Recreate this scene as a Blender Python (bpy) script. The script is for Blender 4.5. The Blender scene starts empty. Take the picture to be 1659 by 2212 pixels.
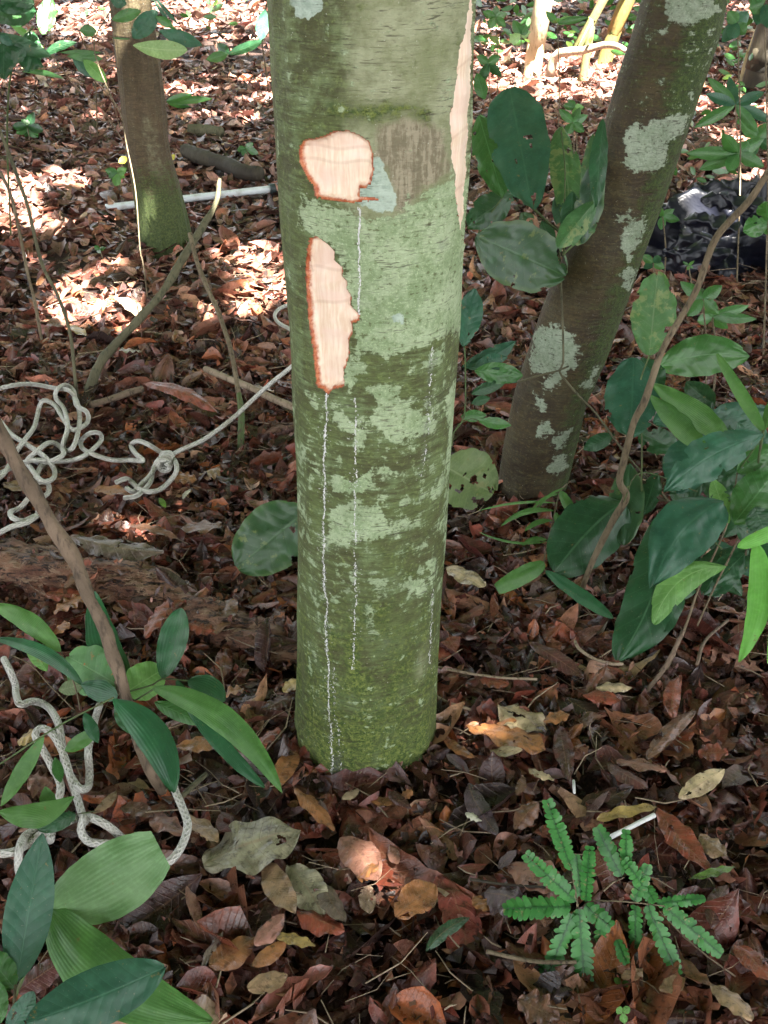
import bpy, math, random
import numpy as np
from math import radians as R

random.seed(5)
rng = np.random.default_rng(11)
scene = bpy.context.scene
col = scene.collection

# ------------------------------------------------------------------ camera
CAM_H = 1.25
PITCH = R(32.2)
F = 2300.0                      # focal length in reading units (1659 x 2212)
CX, CY = 829.5, 1106.0
cam_d = bpy.data.cameras.new('camera')
cam = bpy.data.objects.new('camera', cam_d)
col.objects.link(cam)
cam.location = (0, 0, CAM_H)
cam.rotation_euler = (math.pi / 2 - PITCH, 0, 0)
cam_d.sensor_fit = 'VERTICAL'
cam_d.sensor_height = 36
cam_d.sensor_width = 36
cam_d.lens = 36 * F / 2212
cam_d.clip_start = 0.02
cam_d.clip_end = 500
scene.camera = cam
scene.render.resolution_x, scene.render.resolution_y = 768, 1024

# ------------------------------------------------------------------ light
SUN_EL = R(60)
SUN_AZ = (0.42, -0.91)          # horizontal direction towards the sun
SV = np.array([SUN_AZ[0] * math.cos(SUN_EL), SUN_AZ[1] * math.cos(SUN_EL), math.sin(SUN_EL)])
SV /= np.linalg.norm(SV)
world = bpy.data.worlds.new('World')
scene.world = world
world.use_nodes = True
wn = world.node_tree
sky = wn.nodes.new('ShaderNodeTexSky')
sky.sky_type = 'NISHITA'
sky.sun_disc = False
sky.sun_elevation = SUN_EL
sky.sun_rotation = math.atan2(SV[0], SV[1])
sky.dust_density = 3.0
sky.ozone_density = 0.6
hs = wn.nodes.new('ShaderNodeHueSaturation')
hs.inputs['Saturation'].default_value = 0.22
wn.links.new(sky.outputs[0], hs.inputs['Color'])
bg = wn.nodes['Background']
bg.inputs[1].default_value = 0.05
wn.links.new(hs.outputs[0], bg.inputs[0])
sun_d = bpy.data.lights.new('sun', 'SUN')
sun_d.energy = 5.0
sun_d.angle = R(0.5)
sun_d.color = (1.0, 0.95, 0.86)
sun = bpy.data.objects.new('sun', sun_d)
col.objects.link(sun)
from mathutils import Vector
sun.rotation_euler = Vector(SV).to_track_quat('Z', 'Y').to_euler()
sun.location = (4, -8, 14)
scene.view_settings.view_transform = 'Standard'
scene.view_settings.look = 'None'
scene.view_settings.gamma = 1
scene.view_settings.exposure = 4.05
scene.render.engine = 'CYCLES'
scene.cycles.max_bounces = 6
scene.cycles.diffuse_bounces = 3
scene.cycles.glossy_bounces = 2
scene.cycles.transmission_bounces = 4
scene.cycles.sample_clamp_indirect = 6

# ------------------------------------------------------------------ readings -> places
FW = np.array([0, math.cos(PITCH), -math.sin(PITCH)])
UP = np.array([0, math.sin(PITCH), math.cos(PITCH)])
RT = np.array([1.0, 0, 0])
EYE = np.array([0, 0, CAM_H])
REG = {0: (0, 0, 1), 1: (0, 0, .3906), 2: (540, 0, .3907), 3: (972, 0, .414), 4: (0, 648, .3906), 5: (972, 648, .414),
       6: (0, 1242, .4232), 7: (0, 1674, .4883), 8: (810, 1620, .5117), 9: (567, 810, .4394), 10: (594, 1566, .2604),
       11: (918, 1350, .3906)}


def px(reg, p):
    a, b, s = REG[reg]
    return (a + p[0] * s, b + p[1] * s)


def ray(x, y):
    return FW + RT * ((x - CX) / F) - UP * ((y - CY) / F)


def Q(x, y, Z):                 # a place at distance Z along the view
    return EYE + ray(x, y) * Z


def P(x, y, z=0.0):             # a place at height z
    d = ray(x, y)
    return EYE + d * ((z - CAM_H) / d[2])


def PY(x, y, Y):                # a place in the upright plane at distance Y
    d = ray(x, y)
    return EYE + d * (Y / d[1])


def zg(y):                      # distance along the view of the ground
    return CAM_H / (math.sin(PITCH) + math.cos(PITCH) * (y - CY) / F)


def proj(v):
    v = np.atleast_2d(v) - EYE
    Z = v @ FW
    Z = np.where(np.abs(Z) < 1e-6, 1e-6, Z)
    return np.stack([CX + F * (v @ RT) / Z, CY - F * (v @ UP) / Z], 1)


# ------------------------------------------------------------------ noise
_T = rng.random((64, 64, 64)).astype(np.float32)


def vnoise(x, y, z):
    xi, yi, zi = np.floor(x).astype(int), np.floor(y).astype(int), np.floor(z).astype(int)
    fx, fy, fz = x - xi, y - yi, z - zi
    fx, fy, fz = fx * fx * (3 - 2 * fx), fy * fy * (3 - 2 * fy), fz * fz * (3 - 2 * fz)
    o = 0
    for a in (0, 1):
        for b in (0, 1):
            for c in (0, 1):
                o = o + _T[(xi + a) & 63, (yi + b) & 63, (zi + c) & 63] * (fx if a else 1 - fx) * (fy if b else 1 - fy) * (fz if c else 1 - fz)
    return o


def fbm(x, y, z=0.0, oct=4, s=1.0):
    x = np.asarray(x, float); y = np.asarray(y, float)
    z = np.zeros_like(x) + z
    o = 0; a = .5; t = 0
    for k in range(oct):
        o = o + a * vnoise(x * s + 17.3 * k, y * s + 5.1 * k, z * s + 9.7 * k)
        t += a; a *= .5; s *= 2.03
    return o / t


def gh(x, y):                   # height of the forest floor
    return (fbm(x, y, 3.3, 3, 1.7) - .5) * .035 * np.clip((np.abs(np.asarray(y) - 1.2) + np.abs(x)) * 1.5, .1, 1)


# ------------------------------------------------------------------ objects
def tag(o, label=None, cat=None, group=None, kind=None):
    if label: o['label'] = label
    if cat: o['category'] = cat
    if group: o['group'] = group
    if kind: o['kind'] = kind
    return o


def thing(name, loc, label, cat, group=None):
    o = bpy.data.objects.new(name, None)
    o.empty_display_size = .05
    o.location = [float(a) for a in loc]
    col.objects.link(o)
    return tag(o, label, cat, group)


def mesh(name, V, faces, mat, parent=None, uv=None, cols=None, smooth=True):
    """V (n,3); faces (m,4) or (m,3) int array or list; uv per vertex (n,2); cols {name:(n,3)}"""
    V = np.asarray(V, np.float64)
    if parent is not None:
        V = V - np.array(parent.location)
        if parent.parent is not None:
            V = V - np.array(parent.parent.location)
    me = bpy.data.meshes.new(name)
    if isinstance(faces, np.ndarray):
        nf, k = faces.shape
        me.vertices.add(len(V))
        me.vertices.foreach_set('co', V.astype(np.float32).ravel())
        me.loops.add(nf * k)
        me.loops.foreach_set('vertex_index', faces.astype(np.int32).ravel())
        me.polygons.add(nf)
        me.polygons.foreach_set('loop_start', np.arange(0, nf * k, k, dtype=np.int32))
        me.polygons.foreach_set('loop_total', np.full(nf, k, np.int32))
        me.update(calc_edges=True)
        idx = faces.ravel()
    else:
        me.from_pydata([tuple(v) for v in V], [], [list(map(int, f)) for f in faces])
        me.update()
        idx = np.zeros(len(me.loops), np.int32)
        me.loops.foreach_get('vertex_index', idx)
    if uv is not None:
        l = me.uv_layers.new(name='UVMap')
        l.data.foreach_set('uv', np.asarray(uv, np.float32)[idx].ravel())
    if cols:
        for nm, c in cols.items():
            a = me.attributes.new(nm, 'FLOAT_COLOR', 'POINT')
            c4 = np.ones((len(V), 4), np.float32)
            c4[:, :3] = c
            a.data.foreach_set('color', c4.ravel())
    if smooth:
        me.polygons.foreach_set('use_smooth', np.ones(len(me.polygons), bool))
    me.materials.append(mat)
    o = bpy.data.objects.new(name, me)
    col.objects.link(o)
    if parent is not None:
        o.parent = parent
    return o


def grid_faces(r, c, closed=False, off=0):
    i = np.arange(r - 1)[:, None]
    j = np.arange(c if closed else c - 1)[None, :]
    a = i * c + j
    b = i * c + (j + 1) % c
    f = np.stack([a, b, b + c, a + c], -1).reshape(-1, 4)
    return f + off


# ------------------------------------------------------------------ materials
class NT:
    def __init__(s, name):
        s.m = bpy.data.materials.new(name)
        s.m.use_nodes = True
        s.t = s.m.node_tree
        s.b = s.t.nodes['Principled BSDF']
        s.out = s.t.nodes['Material Output']

    def n(s, typ, **kw):
        nd = s.t.nodes.new('ShaderNode' + typ)
        for k, v in kw.items():
            if k.startswith('i_'):
                key = k[2:]
                s.put(nd.inputs[int(key)] if key.isdigit() else nd.inputs[key.replace('_', ' ')], v)
            else:
                setattr(nd, k, v)
        return nd

    def put(s, sock, v):
        if isinstance(v, bpy.types.NodeSocket):
            s.t.links.new(v, sock)
        else:
            if isinstance(v, tuple) and len(v) == 3 and sock.type == 'RGBA':
                v = (*v, 1)
            sock.default_value = v

    def math(s, op, a, b=0.0, c=0.0, clamp=False):
        nd = s.t.nodes.new('ShaderNodeMath'); nd.operation = op; nd.use_clamp = clamp
        s.put(nd.inputs[0], a); s.put(nd.inputs[1], b); s.put(nd.inputs[2], c)
        return nd.outputs[0]

    def mix(s, f, a, b, bt='MIX'):
        nd = s.t.nodes.new('ShaderNodeMix'); nd.data_type = 'RGBA'; nd.blend_type = bt
        s.put(nd.inputs[0], f); s.put(nd.inputs[6], a); s.put(nd.inputs[7], b)
        return nd.outputs[2]

    def ramp(s, v, lo, hi):     # smooth 0..1 between lo and hi
        nd = s.t.nodes.new('ShaderNodeMapRange'); nd.interpolation_type = 'SMOOTHSTEP'
        s.put(nd.inputs[0], v); s.put(nd.inputs[1], lo); s.put(nd.inputs[2], hi)
        return nd.outputs[0]

    def co(s, scale=(1, 1, 1), kind='Object'):
        tc = s.t.nodes.new('ShaderNodeTexCoord')
        mp = s.t.nodes.new('ShaderNodeMapping')
        mp.inputs['Scale'].default_value = scale
        s.t.links.new(tc.outputs[kind], mp.inputs[0])
        return mp.outputs[0]

    def noise(s, vec, sc, det=4, rough=.55, dist=0.0):
        nd = s.n('TexNoise', i_Vector=vec, i_Scale=sc, i_Detail=det, i_Roughness=rough, i_Distortion=dist)
        return nd.outputs[0]

    def bump(s, h, st=.5, dist=.002, nrm=None):
        nd = s.n('Bump', i_Strength=st, i_Distance=dist, i_Height=h)
        if nrm is not None: s.put(nd.inputs['Normal'], nrm)
        return nd.outputs[0]

    def fin(s, color, rough=.6, bump=None, spec=.5):
        s.put(s.b.inputs['Base Color'], color)
        s.put(s.b.inputs['Roughness'], rough)
        s.put(s.b.inputs['Specular IOR Level'], spec)
        if bump is not None: s.put(s.b.inputs['Normal'], bump)
        return s.m


def leaf_mat(name, c1, c2, vein=(.12, .2, .06), style='pinnate', nv=9.0, rough=.38, spot=None, spot_amt=.0, trans=.22, spec=.5, edge=None, shine=0.0):
    s = NT(name)
    uvn = s.n('UVMap'); uvn.uv_map = 'UVMap'
    sp = s.n('SeparateXYZ', i_0=uvn.outputs[0])
    u = s.math('ABSOLUTE', s.math('MULTIPLY_ADD', sp.outputs[0], 2.0, -1.0))
    v = sp.outputs[1]
    vec = s.co()
    big = s.noise(vec, 22, 3)
    fine = s.noise(vec, 160, 3)
    oi = s.n('ObjectInfo')
    base = s.mix(s.ramp(big, .3, .7), c1, c2)
    base = s.mix(s.math('MULTIPLY', oi.outputs['Random'], .35), base, tuple(x * .55 for x in c1))
    if style == 'pinnate':
        ph = s.math('FRACT', s.math('SUBTRACT', s.math('MULTIPLY', v, nv), s.math('MULTIPLY', s.math('POWER', u, .8), 1.5)))
        tri = s.math('ABSOLUTE', s.math('SUBTRACT', ph, .5))
        lat = s.ramp(tri, .42, .5)
        quilt = s.math('SINE', s.math('MULTIPLY', ph, math.pi))
        mid = s.ramp(u, .05, .015)
        vm = s.math('MAXIMUM', s.math('MULTIPLY', lat, .45), mid)
        hgt = s.math('SUBTRACT', quilt, s.math('MULTIPLY', mid, 1.0))
        bst = .22
    else:
        ph = s.math('FRACT', s.math('MULTIPLY', sp.outputs[0], nv))
        tri = s.math('ABSOLUTE', s.math('SUBTRACT', ph, .5))
        vm = s.math('MULTIPLY', s.ramp(tri, .3, .5), .28)
        hgt = s.math('SINE', s.math('MULTIPLY', sp.outputs[0], nv * 6.283))
        bst = .13
    c = s.mix(vm, base, vein)
    c = s.mix(s.math('MULTIPLY', s.ramp(fine, .45, .75), .25), c, tuple(min(1, x * 1.6) for x in c2))
    if spot:
        sn = s.noise(vec, 34, 5, .65)
        c = s.mix(s.ramp(sn, .62 - spot_amt * .25, .68 - spot_amt * .2), c, spot)
    if edge:
        c = s.mix(s.ramp(s.math('ADD', u, s.math('MULTIPLY', big, .3)), .95, 1.1), c, edge)
    wash = s.noise(vec, 9, 2)
    dirt = s.ramp(s.noise(vec, 420, 2), .68, .74)
    c = s.mix(s.math('MULTIPLY', dirt, .5), c, (.28, .24, .17))
    bs_ = s.noise(vec, 70, 4, .7)
    c = s.mix(s.math('MULTIPLY', s.ramp(bs_, .66, .69), .8), c, (.16, .12, .04))
    c = s.mix(s.math('MULTIPLY', s.ramp(s.noise(vec, 14, 4, .7), .52, .7), .35), c, tuple(min(1, x * 1.9) for x in c2))
    rg = s.math('MULTIPLY_ADD', wash, .2, rough - .02)
    bp = s.bump(hgt, bst, .0012)
    bp = s.bump(s.noise(vec, 18, 2), .16, .006, bp)
    s.fin(c, rg, bp, spec)
    tr = s.n('BsdfTranslucent', i_Color=s.mix(.5, c, (.25, .5, .05)), i_Normal=bp)
    mx = s.n('MixShader', i_0=trans, i_1=s.b.outputs[0], i_2=tr.outputs[0])
    s.t.links.new(mx.outputs[0], s.out.inputs[0])
    return s.m


M = {}
M['dark'] = leaf_mat('dark_glossy_leaf', (.010, .048, .017), (.018, .072, .028), (.04, .10, .045), rough=.34, trans=.10, spec=.42)
M['blue'] = leaf_mat('bluish_leaf', (.015, .068, .040), (.028, .10, .056), (.03, .10, .055), rough=.38, nv=11, trans=.10, spec=.42)
M['mid'] = leaf_mat('mid_green_leaf', (.024, .10, .02), (.042, .145, .033), (.07, .18, .06), rough=.34, trans=.18, spec=.6)
M['light'] = leaf_mat('light_green_leaf', (.09, .24, .045), (.15, .33, .08), (.2, .36, .12), rough=.45, trans=.28)
M['pale'] = leaf_mat('pale_leaf_underside', (.24, .38, .14), (.32, .46, .2), (.35, .45, .2), rough=.5, trans=.25)
M['mottle'] = leaf_mat('mottled_leaf', (.035, .11, .035), (.055, .15, .045), (.1, .17, .07), spot=(.15, .2, .07), spot_amt=.45, rough=.5)
M['spotted'] = leaf_mat('spotted_dark_leaf', (.012, .055, .022), (.022, .075, .028), (.04, .1, .04), spot=(.13, .17, .05), spot_amt=.1, edge=(.05, .10, .035), rough=.36, spec=.7)
M['olive'] = leaf_mat('faded_olive_leaf', (.10, .14, .06), (.15, .19, .09), (.2, .24, .13), spot=(.2, .2, .1), spot_amt=.1, rough=.55)
M['palm'] = leaf_mat('palm_leaf', (.04, .13, .025), (.08, .2, .045), (.14, .28, .09), style='parallel', nv=15, rough=.38, trans=.22)
M['palmdark'] = leaf_mat('dark_palm_leaf', (.012, .065, .026), (.02, .1, .036), (.05, .16, .07), style='parallel', nv=9, rough=.34, trans=.12)
M['palmlit'] = leaf_mat('sunlit_palm_leaf', (.10, .22, .075), (.16, .29, .12), (.2, .34, .14), style='parallel', nv=15, rough=.42, trans=.2)  # lighter copy of the palm leaf, soft sun painted on the upper lobe
M['orangespot'] = leaf_mat('round_leaf_orange_spots', (.08, .2, .07), (.12, .27, .1), (.15, .3, .12), spot=(.5, .14, .03), spot_amt=.02, rough=.5)
M['grass'] = leaf_mat('bright_blade', (.09, .32, .03), (.13, .38, .06), (.18, .42, .1), style='parallel', nv=7, rough=.42, trans=.3)
M['fern'] = leaf_mat('pinna_leaflet', (.035, .15, .028), (.055, .20, .04), (.03, .12, .03), rough=.55, nv=2, trans=.15)
M['yellow'] = leaf_mat('yellow_leaf', (.6, .5, .06), (.7, .6, .1), (.6, .55, .2), rough=.5)


def bark(name, c1, c2, c3, sc=1.0, rough=.8, bs=.6):
    s = NT(name)
    v = s.co()
    a = s.noise(v, 14 * sc, 5)
    b = s.noise(s.co((1, 1, .25)), 120 * sc, 4)
    c = s.mix(s.ramp(a, .35, .65), c1, c2)
    c = s.mix(s.ramp(b, .5, .7), c, c3)
    bp = s.bump(s.math('ADD', s.noise(v, 60 * sc, 6, .65), b), bs, .004)
    return s.fin(c, rough, bp)


M['stick'] = bark('brown_stick_bark', (.12, .085, .055), (.19, .135, .09), (.06, .042, .028), 1, bs=.9)
M['greystick'] = bark('grey_green_stick', (.075, .068, .035), (.12, .11, .06), (.04, .045, .02), 1, bs=.9)
M['twig'] = bark('woody_stem', (.12, .09, .05), (.18, .14, .085), (.05, .036, .02), 1.4, bs=.9)
M['greenstem'] = bark('green_stem', (.05, .09, .025), (.09, .12, .04), (.07, .05, .03), 1)
M['vine'] = bark('pale_vine', (.24, .18, .12), (.34, .26, .18), (.14, .1, .06), 1)
M['cuttip'] = bark('fresh_cut_tip', (.55, .16, .06), (.65, .22, .1), (.4, .1, .05), 2)
M['sunpole'] = bark('pale_sapling_bark', (.36, .29, .17), (.45, .37, .24), (.16, .13, .06), .6)
M['yellowpole'] = bark('yellow_mossy_bark', (.16, .13, .03), (.22, .13, .04), (.08, .10, .02), .7)
M['brownpole'] = bark('brown_sapling_bark', (.16, .12, .05), (.12, .14, .04), (.22, .14, .06), .7)
M['darkpole'] = bark('dark_bark', (.03, .022, .014), (.05, .04, .022), (.02, .015, .01), .6)


def cloth_tube(name, c, rough, scale):
    s = NT(name)
    uvn = s.n('UVMap'); uvn.uv_map = 'UVMap'
    sp = s.n('SeparateXYZ', i_0=uvn.outputs[0])
    a = s.math('SINE', s.math('MULTIPLY', s.math('ADD', s.math('MULTIPLY', sp.outputs[0], scale), s.math('MULTIPLY', sp.outputs[1], 6.0)), 6.283))
    b = s.math('SINE', s.math('MULTIPLY', s.math('SUBTRACT', s.math('MULTIPLY', sp.outputs[0], scale), s.math('MULTIPLY', sp.outputs[1], 6.0)), 6.283))
    h = s.math('MAXIMUM', a, b)
    d = s.noise(s.co(), 30, 4)
    cc = s.mix(s.ramp(h, .2, -.6), c, tuple(x * .80 for x in c))
    cc = s.mix(s.math('MULTIPLY', s.ramp(d, .45, .75), .6), cc, (c[0] * .55, c[1] * .48, c[2] * .38))
    return s.fin(cc, rough, s.bump(h, .8, .0015))


M['rope'] = cloth_tube('braided_rope', (.60, .59, .54), .75, 95)
M['cord'] = cloth_tube('smooth_cord', (.58, .57, .51), .6, 60)

s = NT('pipe_plastic')
M['pipe'] = s.fin(s.mix(s.ramp(s.noise(s.co(), 18, 4), .45, .7), (.62, .66, .68), (.38, .36, .32)), .35)
s = NT('pipe_coupling')
M['coupling'] = s.fin((.03, .045, .045), .4)
s = NT('black_plastic_film')
v = s.co()
M['bag'] = s.fin((.005, .006, .012), .36, s.bump(s.noise(v, 9, 2, .5, 2.5), .15, .03), .5)
s = NT('white_petal')
M['petal'] = s.fin((.8, .76, .64), .5)
s = NT('resin')
M['resin'] = s.fin(s.mix(s.noise(s.co(), 200, 2), (.55, .56, .56), (.8, .8, .78)), .35)

# leaf litter: colour is each leaf's own colour
s = NT('dead_leaf')
uvn = s.n('UVMap'); uvn.uv_map = 'UVMap'
sp = s.n('SeparateXYZ', i_0=uvn.outputs[0])
u = s.math('ABSOLUTE', s.math('MULTIPLY_ADD', sp.outputs[0], 2.0, -1.0))
at = s.n('Attribute', attribute_name='col')
v = s.co()
n1 = s.noise(v, 40, 5, .6); n2 = s.noise(v, 300, 3, .6); n3 = s.noise(v, 85, 4, .65)
c = s.mix(s.ramp(n1, .35, .68), s.mix(.55, at.outputs[0], (.02, .012, .01)), at.outputs[0])
c = s.mix(s.math('MULTIPLY', s.ramp(n3, .56, .66), .55), c, (.035, .02, .017))
c = s.mix(s.math('MULTIPLY', s.ramp(n2, .55, .75), .3), c, (.4, .27, .17))
ph = s.math('FRACT', s.math('SUBTRACT', s.math('MULTIPLY', sp.outputs[1], 12.0), s.math('MULTIPLY', u, 1.6)))
lat = s.ramp(s.math('ABSOLUTE', s.math('SUBTRACT', ph, .5)), .4, .5)
mid = s.ramp(u, .07, .02)
c = s.mix(s.math('MULTIPLY', s.math('MAXIMUM', s.math('MULTIPLY', lat, .4), mid), .35), c, (.3, .17, .1))
bp = s.bump(s.math('SUBTRACT', n1, s.math('MULTIPLY', lat, .15)), .5, .006)
bp = s.bump(n3, .4, .002, bp)
s.fin(c, s.math('MULTIPLY_ADD', n1, .75, -.04, clamp=True), bp, .6)
tr = s.n('BsdfTranslucent', i_Color=c)
mx = s.n('MixShader', i_0=.1, i_1=s.b.outputs[0], i_2=tr.outputs[0])
s.t.links.new(mx.outputs[0], s.out.inputs[0])
M['dead'] = s.m

s = NT('forest_soil')
v = s.co()
a = s.noise(v, 9, 6, .65); b = s.noise(v, 90, 6, .7)
c = s.mix(s.ramp(a, .35, .65), (.03, .014, .011), (.065, .03, .02))
c = s.mix(s.ramp(b, .5, .7), c, (.12, .06, .035))
M['soil'] = s.fin(c, .75, s.bump(b, 1.0, .02))

s = NT('rotten_wood')
v = s.co(); w = s.co((.25, 1, 1))
a = s.noise(v, 12, 6, .65); b = s.noise(w, 95, 6, .7)
c = s.mix(s.ramp(a, .35, .6), (.19, .08, .048), (.38, .20, .12))
c = s.mix(s.ramp(b, .48, .6), c, (.035, .018, .014))
c = s.mix(s.ramp(s.noise(s.co((.5, 1, 1)), 45, 5, .7, .5), .53, .6), c, (.42, .27, .17))
M['rotten'] = s.fin(c, .6, s.bump(s.math('ADD', a, s.math('MULTIPLY', b, -1.0)), 1.0, .03))


def trunk_mat(name, base1, base2, lich1, lich2, moss1, moss2, fiss=(.045, .038, .02), film=.8):
    """attributes: fa = (lichen, moss, bare grey), fb = (pale lichen, wet stain, warm light bark and painted sun streaks)"""
    s = NT(name)
    v = s.co()
    hz = s.noise(s.co((11, 11, 115)), 4.0, 4, .6, .5)
    hz2 = s.noise(s.co((2.2, 2.2, 16)), 8, 6, .7, .6)
    hz3 = s.noise(s.co((12, 12, 90)), 3.1, 5, .7, .8)
    vt = s.noise(s.co((60, 60, 7)), 3, 4, .65, .3)
    md = s.noise(v, 11, 5, .6); fn = s.noise(v, 150, 4, .65); f2 = s.noise(v, 48, 6, .7); f3 = s.noise(v, 24, 5, .65); uf = s.noise(v, 420, 2)
    fa = s.n('Attribute', attribute_name='fa'); fb = s.n('Attribute', attribute_name='fb')
    A = s.n('SeparateColor', i_0=fa.outputs[0]); B = s.n('SeparateColor', i_0=fb.outputs[0])
    def sw(x, k): return s.math('MULTIPLY_ADD', x, k, -k / 2)
    def add(*q):
        o = q[0]
        for z_ in q[1:]: o = s.math('ADD', o, z_)
        return o
    c = s.mix(s.ramp(add(md, sw(f2, .5)), .35, .65), base1, base2)
    c = s.mix(s.math('MULTIPLY', s.ramp(hz3, .42, .62), .55), c, tuple(x * .5 for x in base1))
    c = s.mix(s.math('MULTIPLY', s.ramp(add(fn, sw(hz2, .6)), .5, .72), .6), c, tuple(x * 1.8 for x in base2))
    c = s.mix(s.math('MULTIPLY', s.ramp(add(f3, sw(hz2, .8)), .42, .7), film), c, tuple(a * .55 + b * .45 for a, b in zip(base2, lich1)))
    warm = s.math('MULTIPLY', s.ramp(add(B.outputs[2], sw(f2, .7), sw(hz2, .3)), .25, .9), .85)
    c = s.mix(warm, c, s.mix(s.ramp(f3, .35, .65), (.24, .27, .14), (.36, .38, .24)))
    grey = s.math('MULTIPLY', s.ramp(add(A.outputs[2], sw(f2, .9), sw(hz2, .5)), .35, .7), .9)
    gcol = s.mix(s.ramp(add(vt, sw(fn, .6)), .4, .62), (.17, .145, .09), (.33, .29, .20))
    c = s.mix(grey, c, gcol)
    ms = s.ramp(add(A.outputs[1], sw(f2, .8), sw(hz2, .8), sw(fn, .4)), .38, .75)
    c = s.mix(ms, c, s.mix(s.ramp(add(fn, sw(uf, .5)), .36, .66), moss1, moss2))
    lf = add(A.outputs[0], sw(f2, .95), sw(hz2, .75), sw(fn, .6), sw(f3, .45))
    lm = s.ramp(lf, .43, .58)
    rim = s.math('MULTIPLY', lm, s.ramp(lf, .64, .53))
    lcol = s.mix(s.ramp(add(f3, sw(fn, .7)), .34, .66), lich1, lich2)
    lcol = s.mix(s.math('MULTIPLY', s.ramp(md, .5, .7), .5), lcol, tuple(x * .72 for x in lich1))
    lcol = s.mix(s.math('MULTIPLY', s.ramp(uf, .55, .72), .5), lcol, tuple(min(.8, x * 1.5) for x in lich2))
    lcol = s.mix(s.math('MULTIPLY', s.ramp(add(fn, sw(hz3, .8)), .40, .30), .75), lcol, tuple(x * 1.1 for x in base1))
    lcol = s.mix(s.math('MULTIPLY', rim, .3), lcol, tuple(x * 1.35 for x in lich2))
    c = s.mix(s.math('MULTIPLY', lm, .94), c, lcol)
    pm = s.ramp(add(B.outputs[0], sw(f2, .5), sw(fn, .5)), .45, .55)
    c = s.mix(pm, c, s.mix(s.ramp(add(f2, sw(fn, .6)), .35, .7), (.44, .54, .45), (.30, .39, .31)))
    st = s.math('MULTIPLY', s.ramp(add(B.outputs[1], sw(f2, .8), sw(hz3, .5)), .35, .8), .7)
    c = s.mix(st, c, (.09, .09, .095))
    fs = s.math('MULTIPLY', s.math('MULTIPLY', s.ramp(hz, .44, .36), s.ramp(f3, .42, .6)), s.math('SUBTRACT', 1.0, s.math('MULTIPLY', grey, .7)))
    c = s.mix(s.math('MULTIPLY', fs, .75), c, fiss)
    speck = s.ramp(s.noise(v, 330, 2), .70, .76)
    c = s.mix(s.math('MULTIPLY', speck, .6), c, (.55, .58, .48))
    h = add(s.math('MULTIPLY', hz, .8), s.math('MULTIPLY', fn, .7), s.math('MULTIPLY', lm, .3), s.math('MULTIPLY', f2, .8))
    h = add(h, s.math('MULTIPLY', ms, s.math('MULTIPLY', uf, 1.6)))
    bp = s.bump(h, .85, .003)
    return s.fin(c, .62, bp, .4)


M['trunk'] = trunk_mat('green_lichen_bark', (.075, .082, .028), (.11, .148, .045), (.215, .305, .15), (.375, .465, .285), (.045, .085, .014), (.18, .225, .05), film=1.0)
M['trunkright'] = trunk_mat('brown_mossy_bark', (.038, .026, .011), (.068, .050, .018), (.21, .275, .18), (.33, .39, .29), (.026, .05, .010), (.065, .10, .020), (.02, .014, .009), .15)
M['trunkleft'] = trunk_mat('olive_brown_bark', (.06, .042, .02), (.09, .066, .034), (.10, .12, .05), (.16, .17, .09), (.035, .06, .015), (.09, .12, .035), (.03, .02, .012), .3)

s = NT('freshly_cut_wood')
at = s.n('Attribute', attribute_name='fa')
A = s.n('SeparateColor', i_0=at.outputs[0])
n1 = s.noise(s.co((90, 90, 6)), 3, 4); n2 = s.noise(s.co(), 130, 4, .7); n3 = s.noise(s.co((1, 1, 3)), 14, 4)
wood = s.mix(s.ramp(n1, .35, .62), (.86, .74, .58), (.76, .58, .42))
wood = s.mix(s.math('MULTIPLY', s.ramp(s.noise(s.co((1, 1, 1.6)), 26, 4, .6), .42, .66), .6), wood, (.86, .68, .58))
wood = s.mix(s.math('MULTIPLY', s.ramp(n3, .45, .7), .45), wood, (.80, .57, .45))
wood = s.mix(s.math('MULTIPLY', s.ramp(A.outputs[1], .2, .9), .22), wood, (.40, .22, .12))
rimc = s.mix(s.ramp(n2, .4, .6), (.38, .085, .03), (.55, .19, .08))
e = s.math('ADD', A.outputs[0], s.math('MULTIPLY_ADD', n2, .5, -.25))
c = s.mix(s.ramp(e, .75, .3), wood, rimc)
c = s.mix(s.math('MULTIPLY', s.ramp(e, .22, .02), .8), c, (.18, .05, .02))
M['wood'] = s.fin(c, .5, s.bump(s.math('ADD', n1, n2), .35, .002))

# ------------------------------------------------------------------ the ground
def axis_ground():
    a = np.concatenate([-np.geomspace(60, 7, 14), np.linspace(-6, 6, 150), np.geomspace(7, 60, 14)])
    b = np.concatenate([-np.geomspace(60, 1, 12), np.linspace(0, 14, 200), np.geomspace(15, 90, 14)])
    return a, b


ga, gb = axis_ground()
GX, GY = np.meshgrid(ga, gb)
near = (np.abs(GX) < 6) & (GY > -.5) & (GY < 14)
GZ = np.where(near, gh(GX, GY) + (fbm(GX, GY, 1, 4, 14) - .5) * .02 - .01, -.01 + (fbm(GX, GY, 1, 3, .1) - .5) * .3 * (np.hypot(GX, GY) > 14))
tag(mesh('ground', np.stack([GX, GY, GZ], -1).reshape(-1, 3), grid_faces(len(gb), len(ga)), M['soil']),
    'dark damp soil under the leaf litter', 'ground', kind='structure')

# ------------------------------------------------------------------ leaf litter (past counting)
PAL = np.array([(.045, .016, .011), (.085, .026, .016), (.17, .050, .026), (.19, .085, .045), (.14, .066, .036), (.34, .18, .095),
                (.48, .32, .19), (.36, .13, .04), (.18, .125, .10), (.026, .016, .015), (.25, .09, .05), (.42, .22, .13)])
PW = np.array([.13, .14, .15, .13, .10, .09, .035, .06, .05, .06, .06, .045])


LOG = [P(x, y, .008) for x, y in [(-120, 1215), (60, 1240), (250, 1270), (420, 1325), (560, 1385), (670, 1425)]]


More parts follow.
